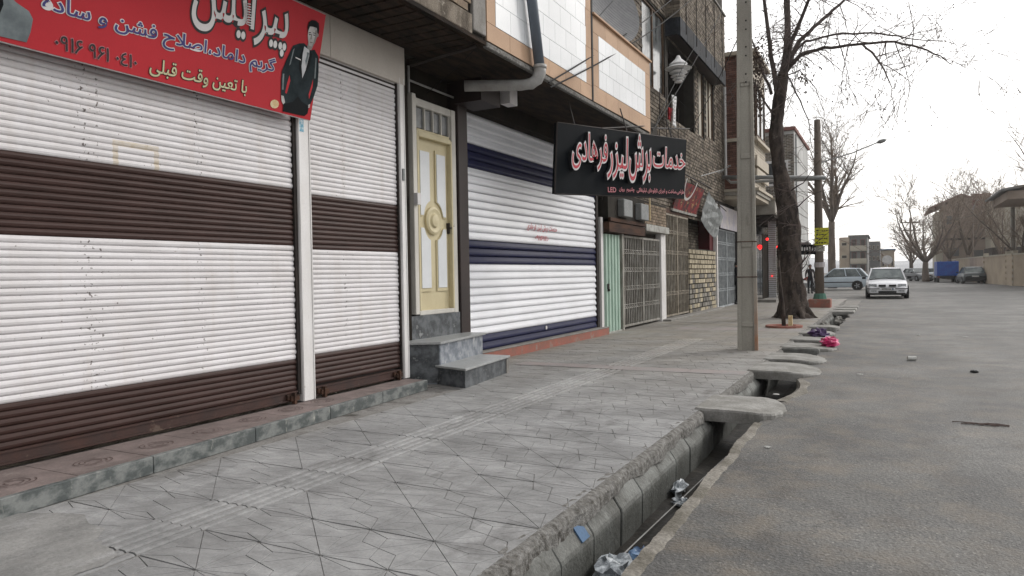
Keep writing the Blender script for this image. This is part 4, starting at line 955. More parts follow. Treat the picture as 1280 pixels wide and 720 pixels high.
rk = MB().prism([(-5.555, 8.80, -.01), (-5.50, 15.16, -.01), (-5.72, 15.16, -.01), (-5.72, 8.80, -.01)], (0, 0, .155)).build('kerb_ledge', M['red_kerb'], B, 'red painted ledge under the blue shutter')
o = MB().prism([(-5.545, 8.78, .146), (-5.49, 15.18, .146), (-5.74, 15.18, .146), (-5.74, 8.78, .146)], (0, 0, .024)).build('ledge_top', M['cement'], rk); bevel(o, .008, 1)
# box under soffit
o = MB().box(-5.06, -4.90, 9.42, 9.66, 3.88, 4.10).build('alarm_box', M['letter_white'], B)
MB().box(-5.45, -5.0, 8.75, 9.3, 3.80, 4.12).build('soffit_beam', M['black_col'], B)
# balcony slab
MB().box(-14, XB - .035, 7.625, 15.0, 4.17, 4.46).box(-14, -5.75, 7.625, 15.0, 4.46, 9.5).build('storey_core', M['joint'], B)
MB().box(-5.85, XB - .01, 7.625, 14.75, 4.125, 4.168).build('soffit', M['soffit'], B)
o = MB().box(XB - .05, XB + .012, 7.62, 14.72, 4.10, 4.17).build('slab_edge', M['mortar'], B); bevel(o, .01, 1)
# balcony 1: straight front Y 7.65..11.15, balcony 2: Y 11.2..14.6 turned slightly out
def balcony(y0, y1, xa, xb, zb, zt, iy0, iy1, iz0, iz1, tw, th, name, lab, stagger=.5):
    """tan frame slabs round a field of white tiles"""
    L = y1 - y0; pos = lambda y: xa + (xb - xa) * (y - y0) / L
    bal = MB().prism([(pos(y0) - .12, y0, zb), (pos(y1) - .12, y1, zb), (pos(y1) - .02, y1, zb), (pos(y0) - .02, y0, zb)], (0, 0, zt - zb - .03)).build(name, M['tile_joint'], B, lab)
    def slabp(a, b, c, d, m, th_=.02, nm='stone_panel'):
        o = MB().prism([(pos(a) - .02, a + .003, c + .003), (pos(b) - .02, b - .003, c + .003), (pos(b) - .02, b - .003, d - .003), (pos(a) - .02, a + .003, d - .003)], (th_, 0, 0)).build(nm, m, bal, loc=(pos(a), a, c)); return o
    # frame
    y = y0
    while y < y1 - .01:
        e = min(y + .60, y1); e = y1 if y1 - e < .2 else e
        slabp(y, e, zb, iz0, M['tan_stone']); slabp(y, e, iz1, zt, M['tan_stone']); y = e
    for a, b in ((y0, iy0), (iy1, y1)):
        z = iz0
        while z < iz1 - .01:
            e = min(z + .6, iz1); slabp(a, b, z, e, M['tan_stone']); z = e
    z = iz0; r = 0
    while z < iz1 - .02:
        e = min(z + th, iz1); y = iy0 - (tw * stagger if r % 2 else 0)
        while y < iy1 - .01:
            a, b = max(y, iy0), min(y + tw, iy1)
            if b - a > .02: slabp(a, b, z, e, M['white_tile'], .024, 'wall_tile')
            y += tw
        z = e; r += 1
    return bal
b1_ = balcony(7.64, 11.12, XB, XB, 4.19, 6.7, 7.86, 10.88, 4.42, 6.5, .40, .30, 'balcony_front', 'long tiled balcony front')
b2_ = balcony(11.18, 14.30, XB, XB + .03, 4.19, 5.60, 11.45, 13.98, 4.46, 5.33, .34, .30, 'balcony_front', 'short tiled balcony front')
MB().prism([(XB - .16, 11.15, 5.60), (XB + .05, 11.15, 5.60), (XB + .07, 14.33, 5.60), (XB - .13, 14.33, 5.60)], (0, 0, .03)).build('coping', M['tan_stone'], b2_)
MB().box(XB - .13, XB + .012, 11.123, 11.177, 4.19, 6.7).build('joint_strip', M['tile_joint'], b1_)
MB().box(-5.74, XB + .01, 14.305, 14.36, 4.17, 5.60).build('balcony_end', M['tan_stone'], b2_)
# drain pipe with elbow
q = [atX(655, -40, XB + .10), atX(664, 20, XB + .10), atX(675, 88, XB + .10)]
mb = MB().tube([(XB + .10, q[0].y, 7.6), (XB + .10, q[1].y - .02, 5.2), (XB + .10, q[2].y, q[2].z)], .072, 14)
mb.build('drain_pipe', M['pipe_grey'], B, 'blue grey drain pipe', smooth=True)
mb = MB(); e0 = Vector((XB + .10, q[2].y, q[2].z))
arc = [e0 + Vector((0, 0, .05)), e0 + Vector((0, 0, -.02)), e0 + Vector((-.04, -.01, -.12)), e0 + Vector((-.12, -.03, -.17)), e0 + Vector((-.26, -.07, -.18)), e0 + Vector((-.9, -.5, -.20))]
mb.tube(arc, [.085, .085, .083, .08, .075, .075], 14); mb.tube([arc[0] + Vector((0, 0, .02)), arc[0] - Vector((0, 0, .03))], .092, 14)
mb.build('pipe_elbow', M['pvc'], B, 'pale plastic pipe elbow', smooth=True)
# roof-terrace wall behind the balcony with tarp
MB().box(-5.74, -5.68, 12.6, 14.9, 4.5, 9).build('tarp', M['tarp'], B, 'blue grey tarpaulin wall on the balcony')
# satellite dish
dc = atX(752, 12, -4.75); dn = (CP - dc); dn = Vector((.85, -.45, .28)).normalized()
D = thing('satellite_dish', 'round grey mesh satellite dish behind the tiled balcony parapet', 'satellite dish', (dc.x, dc.y, 4.6))
prof = [(0, 0)] + [(.80 * k / 8, .16 * (k / 8) ** 2) for k in range(1, 9)]
MB().lathe(dc, prof, dn, 32).build('reflector', M['dish'], D, smooth=True)
u_ = dn.orthogonal().normalized(); v_ = dn.cross(u_)
mb = MB()
for k in range(26):
    t = -.76 + k * .061; hh = math.sqrt(.80 ** 2 - t * t)
    pts = [dc + u_ * t + v_ * (hh * s_) + dn * (.16 * ((t * t + (hh * s_) ** 2) / .64) + .004) for s_ in (-1, -.6, -.2, .2, .6, 1)]
    mb.tube(pts, .004, 3, False)
mb.build('reflector_ribs', M['meter'], D, kind='stuff')
MB().tube([dc, dc - dn * .3, Vector((dc.x - .25, dc.y + .1, 4.47))], .03, 6).build('mast', M['lamp_metal'], D)
MB().tube([dc - u_ * .8 * .9, dc + dn * .55], .01, 5).tube([dc + dn * .5, dc + dn * .62], .04, 8).build('feed_arm', M['lamp_metal'], D)

# ================================================================ black hanging sign
pl, pr_ = CP + ray(697, 153) * (900 * 1.1 / 89), CP + ray(858, 175) * (900 * 1.1 / 73)
plb, prb = CP + ray(694, 242) * (900 * 1.1 / 89), CP + ray(855, 248) * (900 * 1.1 / 73)
us = (pr_ - pl); us.z = 0; Ls = us.length; us.normalize(); ns = Vector((us.y, -us.x, 0)); vs_ = Vector((0, 0, 1))
us_t = (pr_ - pl).normalized()
SG = thing('hanging_sign', 'black hanging shop sign with raised red Persian letters edged in white', 'sign', tuple(pl))
MB().prism([pl - ns * .07, plb - ns * .07, prb - ns * .07, pr_ - ns * .07], ns * .07).build('sign_box', M['sign_black'], SG)
mb = MB()
for a, b in ((pl, pr_), (plb, prb), (pl, plb), (pr_, prb)): mb.tube([a - ns * .01, b - ns * .01], .014, 4)
mb.build('sign_rim', M['dark_metal'], SG)
def sg(x, y): return atP(x, y, pl, ns)
def sign_text(body, bl, tl, br, m, mo, off, depth, nm, rtl=True, slant=.18):
    o_ = sg(*bl); U = sg(*br) - o_; W_ = U.length; U.normalize(); V = ns.cross(U)
    if V.z < 0: V = -V
    H_ = (sg(*tl) - o_).dot(V)
    if depth > .01: lettering(nm, body, mo, SG, o_, U, V, ns, W_, H_, off=off, depth=depth, side=M['trim_black'], rtl=rtl, slant=slant, face=m, face_off=-.002)
    else:
        lettering(nm + '_outline', body, mo, SG, o_, U, V, ns, W_, H_, off=off, lift=.002, rtl=rtl, slant=slant)
        lettering(nm, body, m, SG, o_, U, V, ns, W_, H_, off=.01, lift=.004, rtl=rtl, slant=slant)
sign_text('خدمات', (813, 209), (813, 183), (853, 213), M['letter_red'], M['letter_white'], .044, .06, 'letters')
sign_text('برش', (783, 226), (783, 168), (811, 229), M['letter_red'], M['letter_white'], .044, .06, 'letters')
sign_text('لیزر', (756, 223), (756, 170), (783, 225), M['letter_red'], M['letter_white'], .044, .06, 'letters')
sign_text('فرهادی', (712, 211), (712, 165), (757, 214), M['letter_red'], M['letter_white'], .044, .06, 'letters')
sign_text('طراحی،ساخت و اجرای تابلوهای تبلیغاتی', (796, 241), (796, 234.5), (855, 243.5), M['letter_pink'], M['letter_red'], .03, .003, 'small_letters', slant=0)
sign_text('چلنیوم  روان', (774, 240.5), (774, 234), (793, 241), M['letter_pink'], M['letter_red'], .03, .003, 'small_letters', slant=0)
sign_text('LED', (760, 240), (760, 234), (770, 240.3), M['letter_pink'], M['letter_red'], .03, .003, 'small_letters', rtl=False, slant=0)
mb = MB()
for t in (.12, .5, .88):
    a = pl.lerp(pr_, t) - ns * .03; mb.tube([a, (a.x - .1, a.y - .05, 4.18)], .012, 5)
mb.tube([pl.lerp(pr_, .3) + Vector((0, 0, .0)), (XB, 14.4, 4.35)], .012, 5)
mb.build('hanger_rod', M['dark_metal'], SG)

# ================================================================ BUILDING C: old brick with sliding grilles
XC = -5.60
Cb = thing('shop_building', 'old brick building with sliding grille gates, rusty lintel and upper windows', 'building', (XC, 21, 0))
MB().box(-14, XC - .6, 15.15, 28.75, -.3, 5.6).box(-14, XC - 1.5, 15.15, 28.75, 5.6, 14).build('back_wall', M['dim_room'], Cb)
# facade wall in pieces round the openings; bricks laid on it
wins = [(18.3, 20.45, 6.35, 8.6), (20.75, 23.9, 5.9, 8.12), (24.6, 25.35, 5.95, 8.3), (25.75, 26.9, 6.1, 8.3)]
def wall_with_holes(mb, x0, x1, y0, y1, z0, z1, holes):
    ys_ = sorted({y0, y1, *[h[0] for h in holes], *[h[1] for h in holes]}); zs_ = sorted({z0, z1, *[h[2] for h in holes], *[h[3] for h in holes]})
    for a, b in zip(ys_, ys_[1:]):
        for c_, d_ in zip(zs_, zs_[1:]):
            if not any(h[0] <= a and b <= h[1] and h[2] <= c_ and d_ <= h[3] for h in holes): mb.box(x0, x1, a, b, c_, d_)
for ya_, yb_ in ((20.3, 20.7), (23.95, 24.3)): MB().box(XC - 1.5, XC - .36, ya_, yb_, 5.6, 8.6).build('loggia_side', M['dim_room'], Cb)
mb = MB(); wall_with_holes(mb, XC - .35, XC - .015, 15.15, 28.75, 3.05, 12, wins + [(22.9, 26.95, 3.0, 3.2)])
mb.build('facade_wall', M['joint'], Cb)
mb = MB(); random.seed(80)
brick_field(mb, (XC - .015, 15.15, 4.0), (0, 1, 0), (0, 0, 1), (1, 0, 0), 13.6, 6.5, .26, .082, .024, .020, .007, [(h[0] - 15.15, h[1] - 15.15, h[2] - 4.0, h[3] - 4.0) for h in wins])
brick_field(mb, (XC - .015, 15.15, 3.06), (0, 1, 0), (0, 0, 1), (1, 0, 0), 13.6, .9, .26, .082, .024, .020, .007)
mb.build('brickwork', M['brick_dark'], Cb, kind='stuff')
# lower lintel block with ledge
MB().box(XC - .4, XC + .10, 15.2, 19.95, 2.52, 3.20).build('lintel_wall', M['joint'], Cb)
mb = MB(); brick_field(mb, (XC + .10, 17.9, 2.62), (0, 1, 0), (0, 0, 1), (1, 0, 0), 2.0, .58, .2, .062, .014, .014, .005); mb.build('lintel_brickwork', M['brick_old'], Cb, kind='stuff')
o = MB().box(XC - .3, XC + .17, 17.85, 20.0, 2.42, 2.60).build('pale_ledge', M['ledge'], Cb); bevel(o, .01, 1)
o = MB().box(XC - .3, XC + .14, 15.16, 17.84, 2.28, 2.50).build('rusty_lintel', M['rust'], Cb, 'rusty steel lintel')
o = MB().box(XC - .1, XC + .16, 15.2, 17.8, 2.52, 2.60).build('lintel_flange', M['rust'], Cb)
for y in (15.85, 17.15):
    o = MB().box(XC + .10, XC + .26, y, y + .62, 2.66, 3.06).build('meter_box', M['meter'], Cb); bevel(o, .015, 1)
MB().tube([(XC + .14, 18.25, 2.7), (XC + .14, 18.25, 3.3)], .02, 5).build('gas_pipe', M['gold'], Cb)
# green corrugated door
G = MB().box(XC - .08, XC - .03, 15.16, 16.30, .02, 2.25).build('sheet_door', M['dark_metal'], Cb, 'pale green corrugated door')
for k in range(5):
    y = 15.22 + k * .208
    o = MB().prism([(XC - .03, y, .0), (XC + .02, y + .03, .0), (XC + .02, y + .12, .0), (XC - .03, y + .15, .0)], (0, 0, 2.24)).build('corrugation', M['green_sheet'], G)
    MB().box(XC - .03, XC - .022, y + .15, y + .208, 0, 2.24).build('corrugation', M['green_sheet'], G)
MB().box(XC - .03, XC + .03, 15.16, 16.28, -.0, .03).build('door_sill', M['ledge'], G)
MB().box(XC + .02, XC + .05, 15.30, 15.38, 1.0, 1.12).box(XC + .02, XC + .07, 15.32, 15.36, .95, 1.0).build('door_lock', M['dark_metal'], G)
MB().box(XC - .05, XC + .05, 16.29, 16.40, 0, 2.28).build('gate_post', M['grille'], Cb)
def grille(y0, y1, z0, z1, m, n, lab, boards=(), x=XC):
    g = MB().box(x - .02, x + .02, y0, y1, z0, z0 + .05).box(x - .02, x + .02, y0, y1, z1 - .05, z1).build('grille_gate', m, Cb, lab)
    st = (y1 - y0) / n
    bar = mesh_of(MB().box(-.012, .012, -.014, .014, z0 + .05, z1 - .05), 'gate_bar', m)
    for k in range(n + 1): inst(bar, 'gate_bar', g, (x + .0, y0 + k * st, 0))
    for z in [z0 + (z1 - z0) * t for t in (.22, .42, .62, .82)]:
        mb = MB()
        for k in range(n):
            a, b = y0 + k * st, y0 + (k + 1) * st; s_ = .045
            mb.box(x + .013, x + .018, a + .01, b - .01, z - s_, z - s_ + .016).box(x + .013, x + .018, a + .01, b - .01, z + s_, z + s_ + .016)
            mb.prism([(x + .019, a, z - s_), (x + .019, a, z - s_ + .018), (x + .019, b, z + s_ + .018), (x + .019, b, z + s_)], (.004, 0, 0))
        mb.build('lattice_strip', m, g, kind='stuff')
    for (a, b, c_, d_) in boards: MB().box(x - .04, x - .03, a, b, c_, d_).build('backing_sheet', M['sheet_board'], g)
    MB().box(x - .02, x + .03, (y0 + y1) / 2 - .035, (y0 + y1) / 2 + .035, z0, z1).build('gate_stile', m, g)
    return g
grille(16.44, 19.5, .06, 2.26, M['grille'], 22, 'first sliding grille gate, grey', [(17.0, 18.2, .95, 1.2), (16.5, 19.4, .1, .5)])
o = MB().box(XC - .1, XC + .06, 19.55, 20.0, -.05, 2.42).build('gate_pillar', M['post'], Cb, 'whitewashed pillar between gates'); bevel(o, .01, 1)
grille(20.05, 22.75, .08, 3.05, M['grille_brown'], 16, 'second sliding grille gate, tall and brownish', [(20.2, 21.3, .5, 2.4), (21.5, 22.6, .4, 2.0)])
MB().box(XC - .6, XC + .02, 20.0, 22.85, 3.06, 3.2).build('gate_lintel', M['rust'], Cb)
# brick infill, individual bricks
rnd = random.Random(90)
MB().box(XC - .3, XC - .02, 22.85, 26.9, 0, 2.12).build('infill_core', M['joint'], Cb)
for r in range(13):
    y = 22.88 - (0.12 if r % 2 else 0); z = .02 + r * .161
    while y < 26.85:
        a, b = max(y, 22.88), min(y + .36, 26.85)
        if b - a > .08:
            o = MB().box(XC - .02, XC + .03 + rnd.uniform(-.012, .012), a, b - .045, z, z + .125).build('brick', M['brick_yel' if r > 7 or rnd.random() < .35 else 'brick_grey'], Cb, loc=(XC, a, z))
        y += .37
MB().box(XC - .58, XC - .5, 22.9, 26.9, 2.1, 3.3).build('opening_back', M['dim_room'], Cb)
mb = MB(); brick_field(mb, (XC - .5, 22.9, 2.12), (0, 1, 0), (0, 0, 1), (1, 0, 0), 4.0, 1.0, .3, .075, .02, .02, .006); mb.build('shaded_brickwork', M['brick_dark'], Cb, kind='stuff')
MB().box(XC - .1, XC + .06, 26.9, 27.05, 0, 3.9).build('gate_pillar', M['post'], Cb)
MB().box(XC - .5, XC - .08, 26.3, 26.9, 2.1, 3.2).build('red_wall', M['dark_red'], Cb)
grille(27.1, 30.6, .0, 2.95, M['grille_blue'], 20, 'third sliding grille gate, pale blue', [(27.2, 30.5, .1, 2.6)])
# step at the foot
o = MB().box(XC + .0, XC + .30, 19.6, 27.0, -.05, .05).build('door_step', M['cement'], Cb); bevel(o, .02, 1)
# windows
def window(par, x, y0, y1, z0, z1, panes, m_fr, m_gl, depth=.14, nm='window'):
    wn = MB().box(x - depth, x - depth + .04, y0, y1, z0, z1).build(nm, m_fr, par)
    f = .06; st = (y1 - y0 - f) / panes
    for k in range(panes): MB().box(x - depth + .04, x - depth + .05, y0 + f + k * st, y0 + (k + 1) * st, z0 + f, z1 - f).build('pane', m_gl, wn)
    mb = MB()
    for k in range(panes + 1): mb.box(x - depth + .04, x - depth + .09, y0 + k * st, y0 + k * st + f, z0 + f, z1 - f)
    mb.box(x - depth + .04, x - depth + .09, y0, y1, z0, z0 + f).box(x - depth + .04, x - depth + .09, y0, y1, z1 - f, z1)
    mb.build('frame', m_fr, wn); return wn
window(Cb, XC, *wins[0], 2, M['wood_frame'], M['glass_win'])
MB().box(XC - 1.4, XC - 1.35, wins[1][0] - .3, wins[1][1] + .3, wins[1][2], wins[1][3]).build('loggia_back', M['dim_room'], Cb)
mb = MB(); brick_field(mb, (XC - 1.35, wins[1][0], wins[1][2]), (0, 1, 0), (0, 0, 1), (1, 0, 0), wins[1][1] - wins[1][0], 2.0); mb.build('shaded_brickwork', M['brick_dark'], Cb, kind='stuff')
window(Cb, XC, *wins[2], 1, M['wood_frame'], M['curtain'])
window(Cb, XC, *wins[3], 2, M['wood_frame'], M['curtain'])
# washing on the loggia, ornamental white hanging
lc = atX(842, 135, XC + .25)
mb = MB().tube([(XC + .25, 20.5, lc.z + .35), (XC + .25, 23.0, lc.z + .3)], .006, 4); o = mb.build('clothes_line', M['cable'], None, loc=(XC + .25, 20.5, lc.z)); single(o, 'thin clothes line across the brick loggia', 'clothes line')
def cloth(c, w_, h_, m, lab, seed):
    random.seed(seed); mb = MB(); nx, nz = 8, 8
    P = [[Vector((c[0] + .05 * sin(i * 1.3 + j * .3) * (1 - j * .05), c[1] + w_ * (i / nx - .5) * (1 + .06 * sin(j)), c[2] - h_ * j / nz - .02 * sin(i * 2))) for i in range(nx + 1)] for j in range(nz + 1)]
    for j in range(nz):
        for i in range(nx): mb.poly(P[j][i], P[j][i + 1], P[j + 1][i + 1], P[j + 1][i])
    o = mb.build('laundry', m, None, smooth=True, loc=tuple(c)); s_ = o.modifiers.new('thick', 'SOLIDIFY'); s_.thickness = .012; single(o, lab, 'laundry', 'washing on the loggia')
cloth((XC + .25, lc.y, lc.z + .33), .42, .85, M['cloth_white'], 'white garment hanging on the loggia line', 91)
cloth((XC + .25, lc.y - .45, lc.z - .1), .28, .32, M['cloth_red'], 'small red cloth hanging left of the white garment', 92)
hc = atX(848, 88, XC + .42)
H_ = thing('hanging_lantern', 'white tiered hanging ornament under the dark upper balcony', 'lantern', tuple(hc))
for k, (r, z, h) in enumerate([(.10, .30, .12), (.26, .17, .14), (.38, .05, .12), (.26, -.07, .10), (.22, -.17, .07), (.17, -.25, .06), (.12, -.32, .06)]):
    MB().lathe((hc.x, hc.y, hc.z + z), [(.0, h), (r * .4, h * .95), (r, 0), (r * .8, -.02), (0, -.01)], n=14).build('tier', M['cloth_white'], H_)
# upper balcony with brick parapet, dark stone edge
X4 = -5.20
UB = MB().box(XC - .9, X4, 20.6, 27.0, 8.18, 8.24).build('upper_balcony', M['black_col'], Cb, 'dark upper balcony with brick parapet')
for k in range(8): MB().box(X4 - .04, X4 + .02, 20.55 + k * .81, 21.34 + k * .81, 8.10, 8.62).build('edge_slab', M['edge_stone'], UB)
MB().box(XC - .02, X4 - .04, 20.52, 20.58, 8.14, 8.62).build('edge_slab', M['edge_stone'], UB)
MB().box(X4 - .2, X4 - .015, 20.6, 27.0, 8.62, 10.6).build('parapet_core', M['joint'], UB)
mb = MB(); brick_field(mb, (X4 - .015, 20.6, 8.63), (0, 1, 0), (0, 0, 1), (1, 0, 0), 6.4, 1.96, .24, .062, .016, .02, .006)
brick_field(mb, (XC, 20.6, 8.63), (1, 0, 0), (0, 0, 1), (0, -1, 0), .4, 1.96, .2, .062, .014, .014, .005)
mb.build('parapet_brickwork', M['brick_dark'], UB, kind='stuff')
for k in range(5): MB().tube([(X4 + .03, 21.2 + k * 1.3, 8.3), (X4 + .03, 21.2 + k * 1.3, 10.6)], .012, 4).build('parapet_rod', M['dark_metal'], UB)
MB().box(X4 - .24, X4 + .05, 20.55, 27.05, 10.6, 10.66).build('parapet_coping', M['cement'], UB)
# down pipe
mb = MB().tube([(XC + .12, 28.35, 8.4), (XC + .12, 28.35, 4.95), (XC + .3, 28.35, 4.75), (-2.3, 28.2, 4.62)], .055, 8); o = mb.build('down_pipe', M['pvc'], Cb, smooth=True)
# printed gate sign leaning out over gate 2, and tin sheet
n2 = Vector((cos(radians(20)), 0, -sin(radians(20)))); v2 = Vector((sin(radians(20)), 0, cos(radians(20))))
o2 = Vector((XC + .05, 20.75, 3.22))
gs = thing('gate_sign', 'red and yellow printed sign tilted over the second gate', 'sign', tuple(o2))
MB().obox(o2 + Vector((0, 1.45, 0)) + v2 * .42, (0, 1.45, 0), v2 * .42, n2 * .02).build('sign_panel', M['gate_sign'], gs)
MB().obox(o2 + Vector((0, 1.45, 0)) - v2 * .03 + n2 * .01, (0, 1.47, 0), v2 * .035, n2 * .035).build('sign_rim', M['ledge'], gs)
mb = MB()
for k in range(20):
    a0, a1 = pi * k / 20, pi * (k + 1) / 20
    f = lambda a, r: o2 + Vector((0, 1.1 - cos(a) * r * 1.1, 0)) + v2 * (.95 - sin(a) * r) + n2 * .024
    mb.poly(f(a0, .62), f(a1, .62), f(a1, .54), f(a0, .54))
mb.build('sign_arc', M['letter_white'], gs)
ts = thing('tin_sheet', 'crumpled grey sheet hanging aslant beside the red gate sign', 'sheet', (XC + .2, 25, 3.2))
random.seed(93); mb = MB()
P = [[Vector((XC + .12 + .25 * j / 6 + jig(.03), 24.0 + 2.3 * i / 6 + .25 * j / 6, 3.55 - .62 * i / 6 + (j / 6 - .5) * (.95 - .1 * i / 6) + jig(.02))) for i in range(7)] for j in range(7)]
for j in range(6):
    for i in range(6): mb.poly(P[j][i], P[j][i + 1], P[j + 1][i + 1], P[j + 1][i])
o = mb.build('sheet', M['grey_sheet'], ts); s_ = o.modifiers.new('thick', 'SOLIDIFY'); s_.thickness = .01
mb = MB().tube([(XC, 23.2, 4.35), (XC + .5, 26.4, 3.5)], .015, 5).tube([(XC, 21, 4.45), (XC + .45, 24.2, 4.1)], .02, 5); mb.build('sheet_rod', M['dark_metal'], ts)
# antenna on the wall
ac = atX(905, 212, XC + .5)
an = thing('tv_antenna', 'small pale television antenna sticking out from the brick wall', 'antenna', (XC, 26.5, 4.3))
MB().tube([(XC, ac.y - 1.4, ac.z - .35), ac], .015, 5).build('arm', M['lamp_metal'], an)
mb = MB()
for k in range(7): z = -.18 + k * .06; mb.tube([ac + Vector((.0 + z, -.22, z * .6)), ac + Vector((z, .22, z * .6 + .02))], .010, 4)
mb.tube([ac + Vector((-.2, 0, -.12)), ac + Vector((.24, 0, .14))], .012, 4); mb.build('elements', M['lamp_metal'], an)
# faded panel above gate 3
pb = atX(898, 288, XC + .12)
o = MB().box(XC + .09, XC + .12, 27.3, 30.7, 2.97, 3.82).build('faded_sign', M['pale_panel'], None, loc=(XC + .1, 29, 2.97)); single(o, 'faded pale sign board above the pale blue grille gate', 'sign')

# ================================================================ red brick block with cream balcony, corner shop
R_ = thing('apartment_building', 'red brick block with stacked cream balcony over the corner shop', 'building', (-5.2, 31, 0))
MB().box(-14, -4.56, 28.78, 32.0, 4.35, 9.75).box(-14, -5.9, 28.78, 41, -.2, 4.35).build('wall_core', M['joint'], R_)
mb = MB(); brick_field(mb, (-5.75, 28.78, 4.36), (1, 0, 0), (0, 0, 1), (0, -1, 0), 1.2, 5.35, .22, .065, .014, .014, .005); mb.build('brickwork', M['brick_red'], R_, kind='stuff')
mb = MB(); brick_field(mb, (-4.56, 28.78, 4.4), (0, 1, 0), (0, 0, 1), (1, 0, 0), 3.2, 5.3, .3, .09, .014, .014, .005, [(.5, 2.6, 2.1, 4.2)]); mb.build('brickwork', M['cream_stone'], R_, kind='stuff')
window(R_, -4.44, 29.3, 31.35, 6.6, 8.5, 2, M['wood_frame'], M['glass_win'], .1)
for k, (z, e, h) in enumerate([(4.15, .02, .13), (4.29, .09, .12), (4.42, .16, .10), (6.35, .10, .12), (9.65, .12, .14)]):
    MB().box(-6, -4.46 + e, 28.74 - e, 32.1 + e, z, z + h).build('cornice', M['cream_stone'] if k != 1 else M['grey_stone'], R_)
for k in range(2):
    MB().box(-4.47, -4.40, 28.9, 31.9, 4.9 + k * .5, 5.3 + k * .5).build('moulding', M['cream_stone'], R_)
Dn = thing('corner_shop', 'corner shop with pale canopy and red lamps in its dark front', 'shop', (-5, 36, 0))
cz = atY(978, 255, 34.6); cz2 = atY(978, 272, 34.6)
o = MB().box(-6, cz.x, 32.2, 40.0, cz2.z, cz.z).build('canopy', M['grey_stone'], Dn, 'pale canopy'); bevel(o, .02, 1)
MB().box(-6, cz.x + .05, 32.1, 40.1, cz.z, cz.z + .05).build('canopy_top', M['cream_stone'], Dn)
MB().box(-6, cz.x - .06, 32.3, 39.8, cz2.z - .12, cz2.z).build('canopy_soffit', M['dim_room'], Dn)
MB().box(-5.89, -5.85, 32, 40, 0, cz2.z).build('shop_back', M['black'], Dn)
for y in (32.6, 34.1, 35.6, 37.1, 38.6):
    f = MB().box(-5.84, -5.80, y, y + 1.38, .1, 3.2).build('shop_window', M['trim_black'], Dn)
    MB().box(-5.80, -5.79, y + .06, y + 1.32, .2, 3.1).build('pane', M['glass_dark'], f)
xx = atY(967, 330, 35.0)
sh4 = MB().box(xx.x - .22, xx.x + .12, 34.95, 35.02, .05, cz2.z - .1).build('side_shutter', M['ledge'], Dn, 'pale slatted side shutter')
for k in range(40): MB().box(xx.x - .21, xx.x + .11, 34.92, 34.955, .1 + k * .09, .1 + k * .09 + .06).build('slat', M['blue_white'], sh4)
p0 = atY(976, 300, 34.7)
MB().tube([(p0.x, 34.75, 0), (p0.x - .02, 34.75, 2.2), (p0.x + .10, 34.75, cz2.z)], [.12, .12, .17], 8).build('pillar', M['grey_stone'], Dn, smooth=True)
MB().box(-6, cz.x, 32.2, 38, -.05, .12).build('shop_floor', M['cement'], Dn)
MB().box(xx.x - .24, xx.x - .23 + .02, 33.2, 34.9, .1, 3.0).build('inner_post', M['dim_room'], Dn)
for k, (x, y, Y, s_) in enumerate([(950, 309, 33.6, .10), (959, 299, 33.9, .06), (972, 309, 34.4, .06), (997, 306, 44.0, .12), (965, 345, 34.85, .03)]):
    q = atY(x, y, Y)
    o = MB().lathe(q, [(0, -s_ * 1.2), (s_ * .8, -s_ * .5), (s_, .0), (s_ * .9, s_ * .6), (s_ * .35, s_), (0, s_ * .9)], n=10).build('red_lamp', M['lamp_red'], None, loc=tuple(q), smooth=True)
    single(o, ['glowing red lamp nearest the concrete pole in the corner shop', 'higher glowing red lamp in the corner shop', 'glowing red lamp hanging by the shop pillar', 'glowing red lamp seen just right of the big tree', 'small red light low on the pale side shutter'][k], 'lamp', 'red shop lamps')

# ---- brown and white building further on
E_ = thing('apartment_building', 'building with brown brick side and tall white wall behind the big tree', 'building', (-5, 47, 0))
MB().box(-14, -4.90, 46, 54.3, -.2, 9.7).build('wall_core', M['white_stucco'], E_)
mb = MB(); brick_field(mb, (-7.2, 46.0, 0), (1, 0, 0), (0, 0, 1), (0, -1, 0), 2.28, 9.5, .26, .075, .02, .02, .006, [(.3, 1.9, 6.5, 7.9)]); mb.build('brickwork', M['brick_dark'], E_, kind='stuff')
MB().box(-14, -4.8, 45.8, 54.5, 9.7, 9.9).build('roof_slab', M['far_roof'], E_)
f = MB().box(-6.95, -5.25, 45.93, 46.0, 6.45, 7.95).build('window', M['letter_white'], E_); MB().box(-6.85, -5.35, 45.90, 45.93, 6.6, 7.8).build('pane', M['glass_dark'], f)
for k in range(5): MB().box(-4.9, -4.885, 46.2 + k * .02, 54, 1.7 + k * 1.6, 1.73 + k * 1.6).build('plaster_joint', M['far_grey'], E_)
MB().tube([(-4.82, 46.3, 0), (-4.82, 46.3, 9.5)], .05, 6).build('down_pipe', M['lamp_metal'], E_)
MB().box(-6.2, -4.0, 44.6, 46, 2.85, 2.95).build('awning', M['far_grey'], E_)

